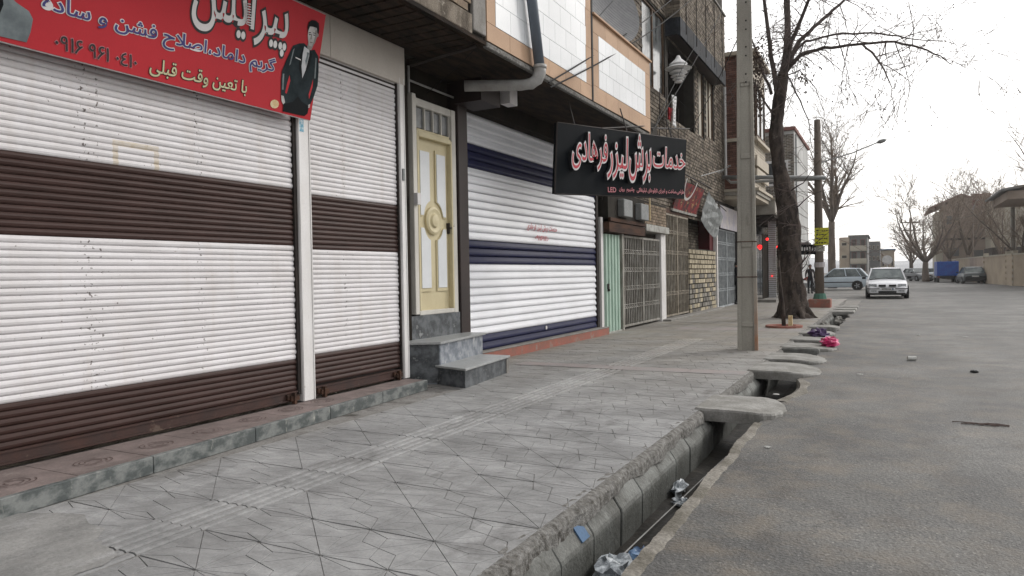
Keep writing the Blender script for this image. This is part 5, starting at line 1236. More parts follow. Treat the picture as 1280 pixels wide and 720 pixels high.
# ================================================================ POLES
bp = atZ(935, 437, 0)
P1 = thing('utility_pole', 'concrete utility pole with recessed panels standing on the pavement', 'utility pole', (bp.x, bp.y, 0))
th = radians(8); ux = Vector((cos(th), sin(th), 0)); uy = Vector((-sin(th), cos(th), 0))
def psec(z, hw, hd): c_ = Vector((bp.x, bp.y, z)); return [c_ - ux * hw - uy * hd, c_ + ux * hw - uy * hd, c_ + ux * hw + uy * hd, c_ - ux * hw + uy * hd]
hw = lambda z: .168 - .0082 * z
def seg(z0, z1, k=1.0, kd=1.0):
    a, b = psec(z0, hw(z0) * k, hw(z0) * .82 * kd), psec(z1, hw(z1) * k, hw(z1) * .82 * kd)
    return a + b, [(3, 2, 1, 0), (4, 5, 6, 7), (0, 1, 5, 4), (1, 2, 6, 5), (2, 3, 7, 6), (3, 0, 4, 7)]
mb = MB(); mb.raw(*seg(-.3, 9.5, .70, .74)); mb.build('web', M['pole'], P1)
for sx in (-1, 1):
    q = []
    for z in (-.3, 9.5):
        c_ = Vector((bp.x, bp.y, z)); h_ = hw(z); a, b = sorted((sx * h_ * .60, sx * h_))
        q += [c_ + ux * a - uy * h_ * .82, c_ + ux * b - uy * h_ * .82, c_ + ux * b + uy * h_ * .82, c_ + ux * a + uy * h_ * .82]
    o = MB().raw(q, [(3, 2, 1, 0), (4, 5, 6, 7), (0, 1, 5, 4), (1, 2, 6, 5), (2, 3, 7, 6), (3, 0, 4, 7)]).build('flange', M['pole'], P1); bevel(o, .012, 2)
rungs = [atY(935, y, bp.y).z for y in (405, 306, 196, 106)]
for z in rungs:
    o = MB().raw(*seg(z - .045, z + .045, .62, .90)).build('rung', M['pole'], P1); bevel(o, .012, 1)
MB().raw(*seg(rungs[3] + .03, 9.5, .62, .985)).build('solid_top', M['pole'], P1)
mb = MB()
for y in (2, 25, 36, 58, 69, 92, 102):
    q = atY(932, y, bp.y - hw(5) * .82 - .03); mb.lathe((q.x, q.y + .028, q.z), [(.014, 0), (.014, -.004), (0, -.004)], Vector((0, 1, 0)), 8)
mb.build('bolt_hole', M['black'], P1)
MB().box(bp.x + .06, bp.x + .14, bp.y - .142, bp.y - .135, .0, .9).build('rust_stain', M['tan_stone'], P1) if False else None
for k in range(2):
    z = rungs[2 - k] - .55 if k else rungs[1] + .05
    mb = MB(); r_ = hw(z) + .008
    c_ = Vector((bp.x, bp.y, z)); mb.tube([c_ + ux * r_ * a + uy * r_ * b * .84 for a, b in ((-1, -1), (1, -1), (1, 1), (-1, 1), (-1, -1))], .008, 4); mb.build('wire_band', M['rust'], P1)

def pole_rust(n, l, src):
    g, s_ = sepxyz(n, l); t = n.new('ShaderNodeTexNoise'); t.inputs['Scale'].default_value = 5; l.new(g.outputs['Position'], t.inputs['Vector'])
    hz_ = n.new('ShaderNodeMapRange'); hz_.inputs[1].default_value = .25; hz_.inputs[2].default_value = 1.35; hz_.inputs[3].default_value = 1; hz_.inputs[4].default_value = 0; l.new(s_.outputs[2], hz_.inputs[0])
    k = mth(n, l, 'MULTIPLY', mth(n, l, 'GREATER_THAN', s_.outputs[0], bp.x + .128), hz_.outputs[0])
    return mixc(n, l, mth(n, l, 'MULTIPLY', k, mth(n, l, 'MULTIPLY', t.outputs[0], 1.25), clamp=True), src, (.30, .15, .085))
extra(M['pole'], pole_rust)
q0 = atZ(1025, 384, 0)
P2 = thing('street_lamp_pole', 'far pole on a red brick foot with lamp arm and yellow notice', 'street lamp', (q0.x, q0.y, 0))
zt = atY(1020, 150, q0.y).z; tx = atY(1021.5, 150, q0.y).x
MB().tube([(q0.x, q0.y, 0), (q0.x - .02, q0.y, 3), (tx, q0.y, zt)], [.165, .145, .11], 10).build('shaft', M['pole_brown'], P2, smooth=True)
o = MB().box(q0.x - .37, q0.x + .37, q0.y - .35, q0.y + .35, -.06, .30).build('brick_foot', M['red_kerb'], P2); bevel(o, .02, 1)
MB().tube([(q0.x, q0.y, .3), (q0.x, q0.y, .5)], [.24, .19], 10).build('foot_collar', M['green_paint'], P2)
la, lb, lc2 = atY(1030, 202, q0.y), atY(1066, 191, q0.y), atY(1096, 178.5, q0.y)
MB().tube([(q0.x, q0.y, la.z - .05), la, lb, lc2], .022, 5).build('lamp_arm', M['lamp_metal'], P2)
le = atY(1108, 174.5, q0.y)
MB().tube([lc2, lc2.lerp(le, .35), lc2.lerp(le, .8), le], [.03, .075, .06, .02], 8).build('lamp_head', M['lamp_metal'], P2, smooth=True)
ya, yb = atY(1018, 285, q0.y - .25), atY(1036, 306, q0.y - .25)
nb = MB().box(ya.x, yb.x, q0.y - .27, q0.y - .25, yb.z, ya.z).build('notice', M['yellow_sign'], P2, 'yellow notice board')
mb = MB(); random.seed(95)
for r in range(4):
    x = ya.x + .06; z = ya.z - .12 - r * .145
    while x < yb.x - .08:
        L = random.uniform(.03, .09); mb.box(x, x + L, q0.y - .275, q0.y - .271, z + jig(.015), z + .035 + jig(.015)); x += L + .02
mb.build('notice_writing', M['letter_black'], nb, kind='stuff')
da, db = atY(1000, 306, q0.y - .2), atY(1018, 318, q0.y - .2)
MB().box(da.x, db.x + .05, q0.y - .24, q0.y - .2, db.z, da.z).build('dark_notice', M['sign_black'], P2)
mb = MB()
for k in range(6): mb.box(da.x + .05 + k * .085, da.x + .10 + k * .085, q0.y - .247, q0.y - .243, da.z - .22 + jig(.02), da.z - .1 + jig(.02))
mb.build('notice_writing', M['letter_white'], P2, kind='stuff')
for y, m_ in ((311, 'ledge'), (331, 'pale_panel')):
    q = atY(1026, y, q0.y); MB().tube([(q0.x, q0.y, q.z - .09), (q0.x, q0.y, q.z + .09)], .185, 10).build('paper_notice', M[m_], P2)
ca, cb = atY(878, 223, q0.y), atY(1033, 223, q0.y)
MB().tube([(-5.7, q0.y + .05, ca.z - .0), (cb.x, q0.y - .22, cb.z)], .075, 8).build('cross_pipe', M['lamp_metal'], P2, smooth=True)
ua = atY(959, 200, q0.y)

# ---- cables
def cable(a, b, sag, r, lab, n=14):
    a, b = Vector(a), Vector(b); pts = [a.lerp(b, i / n) - Vector((0, 0, sag * 4 * (i / n) * (1 - i / n))) for i in range(n + 1)]
    o = MB().tube(pts, r, 4).build('overhead_cable', M['cable'], None, loc=tuple(a)); single(o, lab, 'cable', 'overhead cables')
w0 = Vector((XB + .06, atX(686, 103, XB + .06).y, atX(686, 103, XB + .06).z))
cable(w0, atY(900, -60, 24), .25, .012, 'upper black cable rising from the tiled balcony edge')
cable(w0 + Vector((0, .05, -.06)), atY(910, -50, 24), .35, .012, 'second black cable from the tiled balcony edge, just below the other')
cable((XB + .05, 14.4, 4.25), atX(903, 12, X4 + .1), .1, .012, 'cable climbing past the brick upper balcony from the iron bar')
cable((XB + .04, 14.4, 4.22), atX(868, 60, X4 + .1), -.1, .010, 'short cable from the iron bar up to the dark balcony')
cable(atX(862, 165, XC + .05), atY(935, 20, bp.y), .1, .010, 'cable from the brick facade to the concrete pole')
cable((-5.35, 7.9, 3.75), (-4.4, 7.6, 4.12), .03, .006, 'thin wire hanging under the soffit above the yellow door')
o = MB().tube([(XB, 14.42, 4.30), atX(862, 161, XC + .12)], .022, 5).build('iron_bar', M['dark_metal'], None, loc=(XB, 14.42, 4.3)); single(o, 'horizontal iron bar from balcony corner to the brick facade above the black sign', 'iron bar')
mb = MB()
for t, dz in ((.15, .9), (.4, .8), (.6, .55), (.3, 1.0)):
    a = Vector((XB, 14.42, 4.30)).lerp(atX(862, 161, XC + .12), t); mb.tube([a - Vector((0, 0, .45)), a + Vector((0, .1, dz))], .010, 4)
o = mb.build('iron_rod', M['dark_metal'], None, loc=(XB, 15, 4)); single(o, 'thin iron rods standing on the bar over the black sign', 'iron rods')

# ================================================================ TREES
def grow(mb, p, d, L, r, lvl, rnd, droop=.0, wig=.22, n=4, kids=3, ends=None, minr=.0035):
    pts = [p.copy()]; rr = [r]; k = max(3, int(L / .35)) if L > 1 else 3
    dd = d.normalized()
    for i in range(k):
        dd = (dd + Vector((rnd.uniform(-wig, wig), rnd.uniform(-wig, wig), rnd.uniform(-wig, wig) - droop))).normalized()
        pts.append(pts[-1] + dd * (L / k)); rr.append(max(minr, r * (1 - .75 * (i + 1) / k)))
    mb.tube(pts, rr, n if r > .02 else 3, False)
    if ends is not None: ends.append(pts[-1])
    if lvl <= 0: return
    for j in range(kids):
        t = rnd.uniform(.25, 1.0); i = min(int(t * k), k - 1); q = pts[i].lerp(pts[i + 1], t * k - i)
        base = (pts[i + 1] - pts[i]).normalized()
        nd = (base * rnd.uniform(.5, 1.1) + Vector((rnd.uniform(-1, 1), rnd.uniform(-1, 1), rnd.uniform(-.7, .9) - droop * 2)) * .75)
        grow(mb, q, nd, L * rnd.uniform(.38, .7), max(minr, rr[i] * .55), lvl - 1, rnd, droop, wig, n, kids, ends, minr)
TY_ = 21.9; sc_ = .0228
T1 = thing('street_tree', 'big bare tree with thick dark leaning trunk beside the pavement', 'tree', (atY(992, 397, TY_).x, TY_, 0))
spec = [(993, 402, 47), (992, 392, 37), (990, 370, 31), (988, 335, 27), (987, 300, 25), (985, 265, 25), (979, 235, 20), (973, 205, 15.5), (970, 170, 15.5), (972, 140, 14.5), (976, 112, 14), (979, 90, 12)]
pts = [atY(x, y, TY_) for x, y, w_ in spec]; pts[0].z = -.05
rad = [w_ / 2 * sc_ for *_, w_ in spec]
def bark_tube(mb, pts, rad, n, rnd, amp=.1):
    # denser rings with knobbly radius
    P, R = [], []
    for i in range(len(pts) - 1):
        for k in range(4): t = k / 4; P.append(pts[i].lerp(pts[i + 1], t)); R.append(rad[i] * (1 - t) + rad[i + 1] * t)
    P.append(pts[-1]); R.append(rad[-1]); base = len(mb.v); mb.tube(P, R, n)
    for i in range(len(P)):
        for k in range(n):
            q = Vector(mb.v[base + i * n + k]); f = 1 + amp * sin(k * 2.1 + i * .7) * .5 + rnd.uniform(-amp, amp) * .5
            mb.v[base + i * n + k] = tuple(P[i] + (q - P[i]) * f)
rnd = random.Random(100)
mb = MB(); bark_tube(mb, pts, rad, 18, rnd, .22); mb.build('trunk', M['bark'], T1, smooth=True)
mb = MB()
for a in range(6):
    an_ = a * 1.05; c_ = pts[0]; mb.tube([c_ + Vector((cos(an_) * .25, sin(an_) * .25, .35)), c_ + Vector((cos(an_) * .5, sin(an_) * .5, .05)), c_ + Vector((cos(an_) * .72, sin(an_) * .72, -.05))], [.14, .09, .03], 6)
mb.build('root', M['bark'], T1, smooth=True)
limbs = [([(974, 130), (966, 85), (960, 40), (952, -20), (944, -90)], [.11, .10, .08, .065, .04], -.3),
         ([(978, 100), (984, 60), (985, 20), (982, -40), (980, -110)], [.15, .13, .11, .09, .06], .3),
         ([(980, 95), (990, 50), (1003, 20), (1018, -20), (1030, -60)], [.10, .09, .07, .06, .04], -.6),
         ([(982, 90), (998, 52), (1018, 34), (1035, 19), (1056, 0), (1085, -35)], [.10, .085, .08, .07, .055, .035], .6),
         ([(983, 88), (1000, 68), (1030, 60), (1060, 57), (1090, 54), (1118, 52), (1150, 60), (1176, 70), (1192, 82)], [.10, .085, .065, .055, .05, .045, .035, .02, .01], -.9),
         ([(984, 80), (1005, 52), (1040, 43), (1080, 41), (1110, 43), (1150, 49), (1178, 52)], [.06, .05, .045, .04, .035, .022, .01], .9),
         ([(1078, 56), (1095, 72), (1106, 88), (1114, 110), (1118, 140)], [.045, .04, .03, .015, .008], -1.0),
         ([(965, 118), (952, 85), (940, 50), (925, 20)], [.07, .05, .035, .02], .4),
         ([(969, 150), (950, 115), (942, 100)], [.05, .03, .015], -.3),
         ([(985, 95), (1000, 125), (1010, 150), (1015, 185)], [.035, .03, .02, .01], -.5),
         ([(984, 95), (1000, 88), (1020, 110), (1030, 140)], [.03, .025, .018, .008], .4),
         ([(986, 240), (1004, 228), (1030, 195)], [.04, .02, .008], -.4), ([(992, 262), (1012, 245), (1035, 236)], [.03, .018, .008], -.6),
         ([(996, 335), (1010, 320), (1018, 305), (1036, 290)], [.035, .022, .016, .008], -.8), ([(996, 345), (1008, 330), (1014, 312)], [.025, .015, .008], -.2)]
tw = MB(); ends = []
for L_, R_r, dep in limbs:
    n_ = len(L_); P = [atY(x, y, TY_ + dep * i / max(1, n_ - 1) * 2.2) for i, (x, y) in enumerate(L_)]
    mb = MB(); Q, RR = [], []
    for i in range(n_ - 1):
        for k in range(3): t = k / 3; Q.append(P[i].lerp(P[i + 1], t) + Vector((jig(.02), jig(.03), jig(.02)))); RR.append(R_r[i] * (1 - t) + R_r[i + 1] * t)
    Q.append(P[-1]); RR.append(R_r[-1]); mb.tube(Q, [r_ * (.80 if R_r[0] > .12 else .68) for r_ in RR], 7); mb.build('limb', M['limb_bark_glare'], T1, smooth=True)
    big = R_r[0] > .05
    for k in range(int(len(Q) * (1.15 if big else .7))):
        i = rnd.randrange(2, len(Q)); d = Vector((rnd.uniform(-1, 1), rnd.uniform(-1, 1), rnd.uniform(-.8, .8)))
        grow(tw, Q[i], d, rnd.uniform(.7, 1.6), min(.017, RR[i] * .4), 2 if big else 1, rnd, .08, .25, 4, 3, ends, .0055)
tw.build('twigs', M['twig'], T1, kind='stuff')
lv = MB()
for p in ends:
    for _ in range(2):
        if rnd.random() < .16:
            c_ = p + Vector((rnd.uniform(-.015, .015), rnd.uniform(-.015, .015), rnd.uniform(-.03, .01))); a = Vector((rnd.uniform(-1, 1), rnd.uniform(-1, 1), rnd.uniform(-1, 1))).normalized() * rnd.uniform(.02, .045); b = a.orthogonal().normalized() * .022
            lv.poly(c_ - a, c_ + b, c_ + a, c_ - b)
for (x, y, sx, sy, n_) in ((945, 78, 10, 22, 260), (947, 118, 9, 26, 240), (962, 62, 16, 20, 60), (1004, 95, 12, 22, 60)):
    for _ in range(n_):
        c_ = atY(x + rnd.gauss(0, sx * .5), y + rnd.gauss(0, sy * .5), TY_ + rnd.uniform(-.5, .5)); a = Vector((rnd.uniform(-.5, .5), rnd.uniform(-1, 1), rnd.uniform(-1, 1))).normalized() * rnd.uniform(.03, .07); b = a.orthogonal().normalized() * .03
        lv.poly(c_ - a, c_ + b, c_ + a, c_ - b)
lv.build('dry_leaves', M['dry_leaf'], T1, kind='stuff')

def tree(px, py, Y, H, r, label, rnd_seed, trunk_h=.35, spread=.5, n=5, group='bare trees down the street', levels=3, lean=0, pts=None, fine=3, kids=4, X=None):
    rnd = random.Random(rnd_seed); x = atY(px, py, Y).x if X is None else X
    t = thing('street_tree', label, 'tree', (x, Y, gz), group)
    top = Vector((x + lean, Y, H * trunk_h)); mb = MB()
    bark_tube(mb, [Vector((x, Y, gz)), Vector((x + lean * .3, Y, H * trunk_h * .5)), top], [r * 1.25, r, r * .8], 9, rnd, .12)
    mb.build('trunk', M['bark_far'], t, smooth=True); twg = MB()
    for k in range(n):
        a = 2 * pi * k / n + rnd.uniform(-.3, .3); sp = spread * rnd.uniform(.5, 1.2)
        p = top.copy(); P = [p]; R = [r * .62]; d = Vector((cos(a) * sp, sin(a) * sp, 1)).normalized(); L = H * (1 - trunk_h) * rnd.uniform(.75, 1.05)
        for i in range(7):
            d = (d + Vector((rnd.uniform(-.14, .14), rnd.uniform(-.14, .14), .06))).normalized(); p = p + d * L / 7; P.append(p); R.append(max(.012, r * .62 * (1 - (i + 1) / 7.6)))
        MB().tube(P, R, 6).build('limb', M['bark_far'], t, smooth=True)
        for j in range(fine * 4):
            i = rnd.randrange(1, 8); nd = (P[i] - P[i - 1]).normalized() * .6 + Vector((rnd.uniform(-1, 1), rnd.uniform(-1, 1), rnd.uniform(-.25, .9))) * .7
            grow(twg, P[i], nd, L * rnd.uniform(.2, .42), R[i] * .55, levels - 1, rnd, -.02, .16, 3, kids, None, .008 if Y < 70 else .013)
    twg.build('twigs', M['twig_far'], t, kind='stuff'); return t
tree(1040, 340, 60, 12.5, .27, 'bare upright tree directly behind the lamp pole with yellow notice', 201, .40, .55, 7, fine=4)
tree(1157, 340, 86, 9.0, .30, 'wide bare tree behind the small dark parked car', 202, .22, 1.1, 7, fine=3)
tree(1210, 340, 90, 10.5, .25, 'bare tree between the blue truck and the dark sedan', 203, .25, .7, 6, fine=2)
tree(1187, 340, 100, 9.5, .22, 'bare tree rising behind the blue truck', 204, .25, .8, 6, fine=2)
tree(1252, 340, 76, 8.2, .14, 'slim bare tree left of the right hand utility pole', 205, .25, .6, 5, fine=3)
tree(1277, 340, 66, 9.0, .14, 'slim bare tree at the right edge behind the brick wall', 206, .2, .7, 5, fine=4)
tree(1362, 340, 50, 10.0, .2, 'bare tree reaching in from beyond the right edge', 207, .25, .8, 6, fine=4)
tree(1140, 340, 120, 8.0, .2, 'small hazy bare tree far down the street', 208, .25, .8, 6, fine=3)
# sapling stump in a brick plate
q = atZ(980, 409, 0)
sp = thing('sapling', 'thin bare sapling stem in a red brick ring beside the big tree', 'sapling', (q.x, q.y, 0))
MB().tube([(q.x, q.y, 0), (q.x - .02, q.y, .5), (q.x - .08, q.y, 1.1), (q.x - .1, q.y, 1.6)], [.05, .045, .035, .02], 7).build('trunk', M['bark'], sp, smooth=True)
MB().lathe((q.x, q.y, 0), [(.42, 0), (.42, .05), (.28, .05), (.26, 0)], n=12).build('brick_ring', M['red_kerb'], sp)
MB().box(q.x + .10, q.x + .19, q.y - .04, q.y + .04, 0, .28).build('stake', M['gold'], sp)

# ================================================================ VEHICLES
def wheel(root, x, y, r, w_=.19):
    s_ = 1 if y > 0 else -1
    t = MB().lathe((x, y - s_ * w_, r), [(r * .62, 0), (r * .96, 0), (r, .03), (r, w_ - .03), (r * .96, w_), (r * .62, w_)], Vector((0, s_, 0)), 20).build('wheel', M['rubber'], root, local=True)
    mb = MB().lathe((x, y, r), [(r * .64, -.02), (r * .60, -.045), (0.02, -.03), (0, -.03)], Vector((0, s_, 0)), 20)
    mb.build('rim', M['rim'], t, local=True)
    mb = MB()
    for k in range(5):
        a = 2 * pi * k / 5; mb.obox((x + cos(a) * r * .33, y - s_ * .018, r + sin(a) * r * .33), (cos(a) * r * .26, 0, sin(a) * r * .26), (-sin(a) * .03, 0, cos(a) * .03), (0, .012, 0))
    mb.build('rim_spokes', M['chrome_lamp'], t, local=True)
def sedan(name, label, loc, rz, paint, W=1.70, L=4.3, H=1.43, hatch=False, pickup=False, lit=None):
    """local: +x is the front; lofted lower body, glazed cabin"""
    c = thing(name, label, 'car', loc, 'cars along the street', rz); h = L / 2; k = W / 2
    st = [  # x, zbottom, zbeltline, ztop-centre, halfwidth
        (-h, .38, .62, .66, .86), (-h + .04, .26, .80, .86, .94), (-h + .18, .22, .90, .95, .98), (-h + .7, .20, .93, .98, 1.0), (-h + 1.4, .19, .93, .95, 1.0), (0, .19, .91, .93, 1.0),
        (h - 1.5, .19, .89, .92, 1.0), (h - 1.0, .20, .84, .90, .99), (h - .5, .22, .76, .83, .97), (h - .16, .24, .68, .74, .92), (h - .03, .28, .56, .62, .84), (h, .36, .50, .54, .80)]
    if hatch: st[1] = (-h + .04, .26, .84, .92, .94); st[0] = (-h, .40, .7, .74, .86)
    mb = MB(); rows = []
    for x, zb, zs, zt_, wf in st:
        a = k * wf
        rows.append([(x, -a * .93, zb), (x, -a, zb + .14), (x, -a * 1.005, (zb + zs) / 2 + .03), (x, -a * .985, zs - .04), (x, -a * .90, zs), (x, -a * .5, zt_ - .01), (x, 0, zt_),
                     (x, a * .5, zt_ - .01), (x, a * .90, zs), (x, a * .985, zs - .04), (x, a * 1.005, (zb + zs) / 2 + .03), (x, a, zb + .14), (x, a * .93, zb)])
    n_ = 13; mb.raw([p for r in rows for p in r], [(i * n_ + j, i * n_ + j + 1, (i + 1) * n_ + j + 1, (i + 1) * n_ + j) for i in range(len(rows) - 1) for j in range(n_ - 1)] + [tuple(range(n_)), tuple(range(len(rows) * n_ - 1, (len(rows) - 1) * n_ - 1, -1))])
    b = mb.build('body', paint, c, local=True, smooth=True)
    s_ = b.modifiers.new('sub', 'SUBSURF'); s_.levels = 1; s_.render_levels = 1
    # cabin
    xf, xr = h - 1.28, -h + (.42 if not hatch else .12); tf, tr = h - 1.95, -h + (1.05 if not hatch else .62)
    zb = .88; kb, kt = k * .90, k * .70; zt_ = H
    base = [(xf, -kb), (xf, kb), (xr, kb * .95), (xr, -kb * .95)]; topp = [(tf, -kt), (tf, kt), (tr, kt), (tr, -kt)]
    q = [(x, y, zb) for x, y in base] + [(x, y, zt_ - .05) for x, y in topp]
    gl = MB().raw(q, [(0, 1, 5, 4), (1, 2, 6, 5), (2, 3, 7, 6), (3, 0, 4, 7), (4, 5, 6, 7)]).build('glazing', M['car_glass'], c, local=True)
    rf = MB().raw([(tf + .06, -kt - .02, zt_ - .065), (tf + .06, kt + .02, zt_ - .065), (tr - .06, kt + .02, zt_ - .07), (tr - .06, -kt - .02, zt_ - .07),
                   (tf - .05, -kt * .85, zt_ - .01), (tf - .05, kt * .85, zt_ - .01), (tr + .1, kt * .85, zt_ - .01), (tr + .1, -kt * .85, zt_ - .01), ((tf + tr) / 2, 0, zt_ + .012)],
                  [(0, 1, 5, 4), (1, 2, 6, 5), (2, 3, 7, 6), (3, 0, 4, 7), (4, 5, 8), (5, 6, 8), (6, 7, 8), (7, 4, 8), (3, 2, 1, 0)]).build('roof', paint, c, local=True)
    pb_ = lambda a_, b_, r_: MB().tube([a_, b_], r_, 5).build('pillar', paint, c, local=True)
    for sy in (-1, 1):
        B_ = [Vector(q[i]) for i in ((0, 4, 7, 3) if sy < 0 else (1, 5, 6, 2))]; o_ = Vector((0, sy * .012, .0))
        pb_(B_[0] + o_, B_[1] + o_, .035); pb_(B_[3] + o_, B_[2] + o_, .06)
        m0, m1 = B_[0].lerp(B_[3], .52), B_[1].lerp(B_[2], .42); pb_(m0 + o_, m1 + o_, .035)
        m0, m1 = B_[0].lerp(B_[3], .86), B_[1].lerp(B_[2], .84); pb_(m0 + o_, m1 + o_, .028)
    for sy in (-1, 1): MB().tube([(xf - .05, sy * (kb + .02), zb + .03), (xr + .05, sy * (kb + .01), zb + .05)], .016, 4).build('window_trim', M['trim_black'], c, local=True); MB().box(-h + .5, h - .6, sy * k * 1.0 - .015, sy * k * 1.0 + .015, .50, .56).build('side_trim', M['trim_black'], c, local=True)
    for sy in (-1, 1):
        for fx_ in (h - .80, -h + .78):
            MB().lathe((fx_, sy * (k * .80), .30), [(.0, .0), (.345, .0), (.345, k * .213)], Vector((0, sy, 0)), 22).lathe((fx_, sy * (k * .80), .30), [(0, k * .2135), (.345, k * .2135)], Vector((0, sy, 0)), 22).build('wheel_arch', M['trim_black'], c, local=True)
            wheel(c, fx_, sy * (k + .024), .295)
        MB().obox((xf - .30, sy * (k + .09), .97), (.04, 0, 0), (0, .085, 0), (0, 0, .055)).build('wing_mirror', M['trim_black'] , c, local=True)
        MB().box(-h + .07, -h + .13, sy * k * .62 - .17, sy * k * .62 + .17, .66, .82).build('tail_light', M['tail_lamp'], c, local=True)
        o = MB().raw([(h - .10, sy * k * .88, .56), (h - .005, sy * k * .50, .56), (h - .02, sy * k * .50, .69), (h - .17, sy * k * .88, .70),
                      (h - .25, sy * k * .85, .56), (h - .25, sy * k * .50, .56), (h - .25, sy * k * .50, .69), (h - .3, sy * k * .85, .70)],
                     [(0, 1, 2, 3), (4, 7, 6, 5), (0, 3, 7, 4), (1, 5, 6, 2), (3, 2, 6, 7), (0, 4, 5, 1)]).build('headlight', M['chrome_lamp'], c, local=True)
        MB().box(h - .02, h + .02, sy * k * .24 - .15, sy * k * .24 + .15, .575, .665).build('grille', M['trim_black'], c, local=True)
        MB().box(h - .01, h + .035, sy * k * .66 - .26, sy * k * .66 + .26, .455, .495).build('bumper_strip', M['trim_black'], c, local=True)
        MB().box(h - .01, h + .025, sy * k * .64 - .12, sy * k * .64 + .12, .34, .40).build('fog_lamp', M['chrome_lamp'], c, local=True)
    o = MB().box(h - .16, h + .025, -k * .86, k * .86, .26, .52).build('bumper', paint, c, local=True); bevel(o, .05, 3)
    o = MB().box(-h - .02, -h + .16, -k * .86, k * .86, .30, .55).build('rear_bumper', paint if paint.name != 'car_dark' else M['trim_black'], c, local=True); bevel(o, .04, 2)
    MB().box(h + .0, h + .032, -k * .42, k * .42, .27, .37).build('air_intake', M['trim_black'], c, local=True)
    pl_ = MB().box(h + .02, h + .045, -.26, .26, .40, .51).build('number_plate', M['plate'], c, local=True)
    mb = MB().box(h + .0455, h + .047, .20, .255, .405, .505); mb.build('plate_flag', M['far_blue'], pl_, local=True)
    mb = MB(); random.seed(5)
    for d_ in range(7): mb.box(h + .0455, h + .047, -.22 + d_ * .057, -.19 + d_ * .057, .425, .485)
    mb.build('plate_digits', M['trim_black'], pl_, local=True)
    MB().box(-h - .04, -h - .015, -.25, .25, .58, .69).build('rear_plate', M['plate'], c, local=True)
    mb = MB().tube([(xf + .04, -.5, zb + .06), (xf - .05, .05, zb + .10)], .012, 4).tube([(xf + .04, .05, zb + .06), (xf - .05, .6, zb + .10)], .012, 4); mb.box(xf - .02, xf + .06, -kb * .9, kb * .9, zb - .02, zb + .035); mb.build('wipers', M['trim_black'], c, local=True)
    MB().box(-h + .4, h - .4, -k * .85, k * .85, .17, .26).build('underside', M['trim_black'], c, local=True)
    return c
q = atZ(1107, 373.5, -.06)
sedan('parked_car', 'white sedan facing the camera, nearest on the street', (q.x + .02, q.y + 2.1, -.06), radians(-90 + 1.5), M['car_white'], W=1.78, H=1.47)
q = atZ(1052, 362.5, -.06); sedan('parked_car', 'pale silver blue hatchback parked side-on across the street behind the white sedan', (q.x - .35, q.y + .8, -.06), radians(180), M['car_silver'], W=1.7, L=4.2, H=1.50, hatch=True)
q = atZ(1220, 354.5, -.06); sedan('parked_car', 'dark green sedan seen from behind near the right hand wall', (q.x - .2, q.y + 2, -.06), radians(94), M['car_dark'], W=1.75, H=1.45)
q = atZ(1147, 351.5, -.06); sedan('parked_car', 'small dark car with pale bonnet far down the street', (q.x, q.y + 2, -.06), radians(-62), M['car_grey'], W=1.65, H=1.42)
sedan('parked_car', 'pale car partly hidden behind the blue truck far away', (5.2, 110, -.06), radians(-70), M['car_silver'], H=1.4)
sedan('parked_car', 'tiny pale car at the far end of the street, right of the white sedan', (.9, 104, -.06), radians(-80), M['car_white'], H=1.4)
# blue truck from behind
q = atZ(1184, 353, -.06)
tk = thing('small_truck', 'small truck with a bright blue covered bed seen from behind', 'truck', (q.x, q.y + 2.2, -.06), None, radians(91.5))
o = MB().box(-2.2, .7, -.90, .90, .62, 2.0).build('covered_bed', M['truck_blue'], tk, local=True); bevel(o, .05, 2)
MB().box(-2.24, -2.2, -.88, .88, .65, 1.1).build('tailgate', M['truck_blue'], tk, local=True)
mb = MB()
for y in (-.6, 0, .6): MB().box(-2.23, -2.2, y - .02, y + .02, 1.1, 2.1).build('cover_rib', M['truck_blue'], tk, local=True)
o = MB().raw([(.75, -.85, .45), (2.3, -.85, .45), (2.3, .85, .45), (.75, .85, .45), (.75, -.85, 1.75), (1.4, -.75, 1.75), (1.4, .75, 1.75), (.75, .85, 1.75), (2.25, -.85, 1.0), (2.25, .85, 1.0), (1.75, -.82, 1.05), (1.75, .82, 1.05)],
             [(0, 1, 8, 10, 5, 4), (3, 7, 6, 11, 9, 2), (4, 5, 6, 7), (5, 10, 11, 6), (10, 8, 9, 11), (1, 2, 9, 8), (0, 4, 7, 3)]).build('cab', M['car_white'], tk, local=True)
MB().raw([(1.42, -.72, 1.70), (1.76, -.76, 1.10), (1.76, .76, 1.10), (1.42, .72, 1.70)], [(0, 1, 2, 3)]).build('windscreen', M['car_glass'], tk, local=True)
MB().box(-2.15, 2.1, -.5, .5, .35, .6).box(-2.22, -2.12, -.85, .85, .38, .60).build('chassis', M['trim_black'], tk, local=True)
for sy in (-1, 1):
    for x in (-1.3, 1.4): wheel(tk, x, sy * .86, .33, .22)
    MB().box(-2.26, -2.22, sy * .75 - .08, sy * .75 + .08, .48, .58).build('tail_light', M['tail_lamp'], tk, local=True)
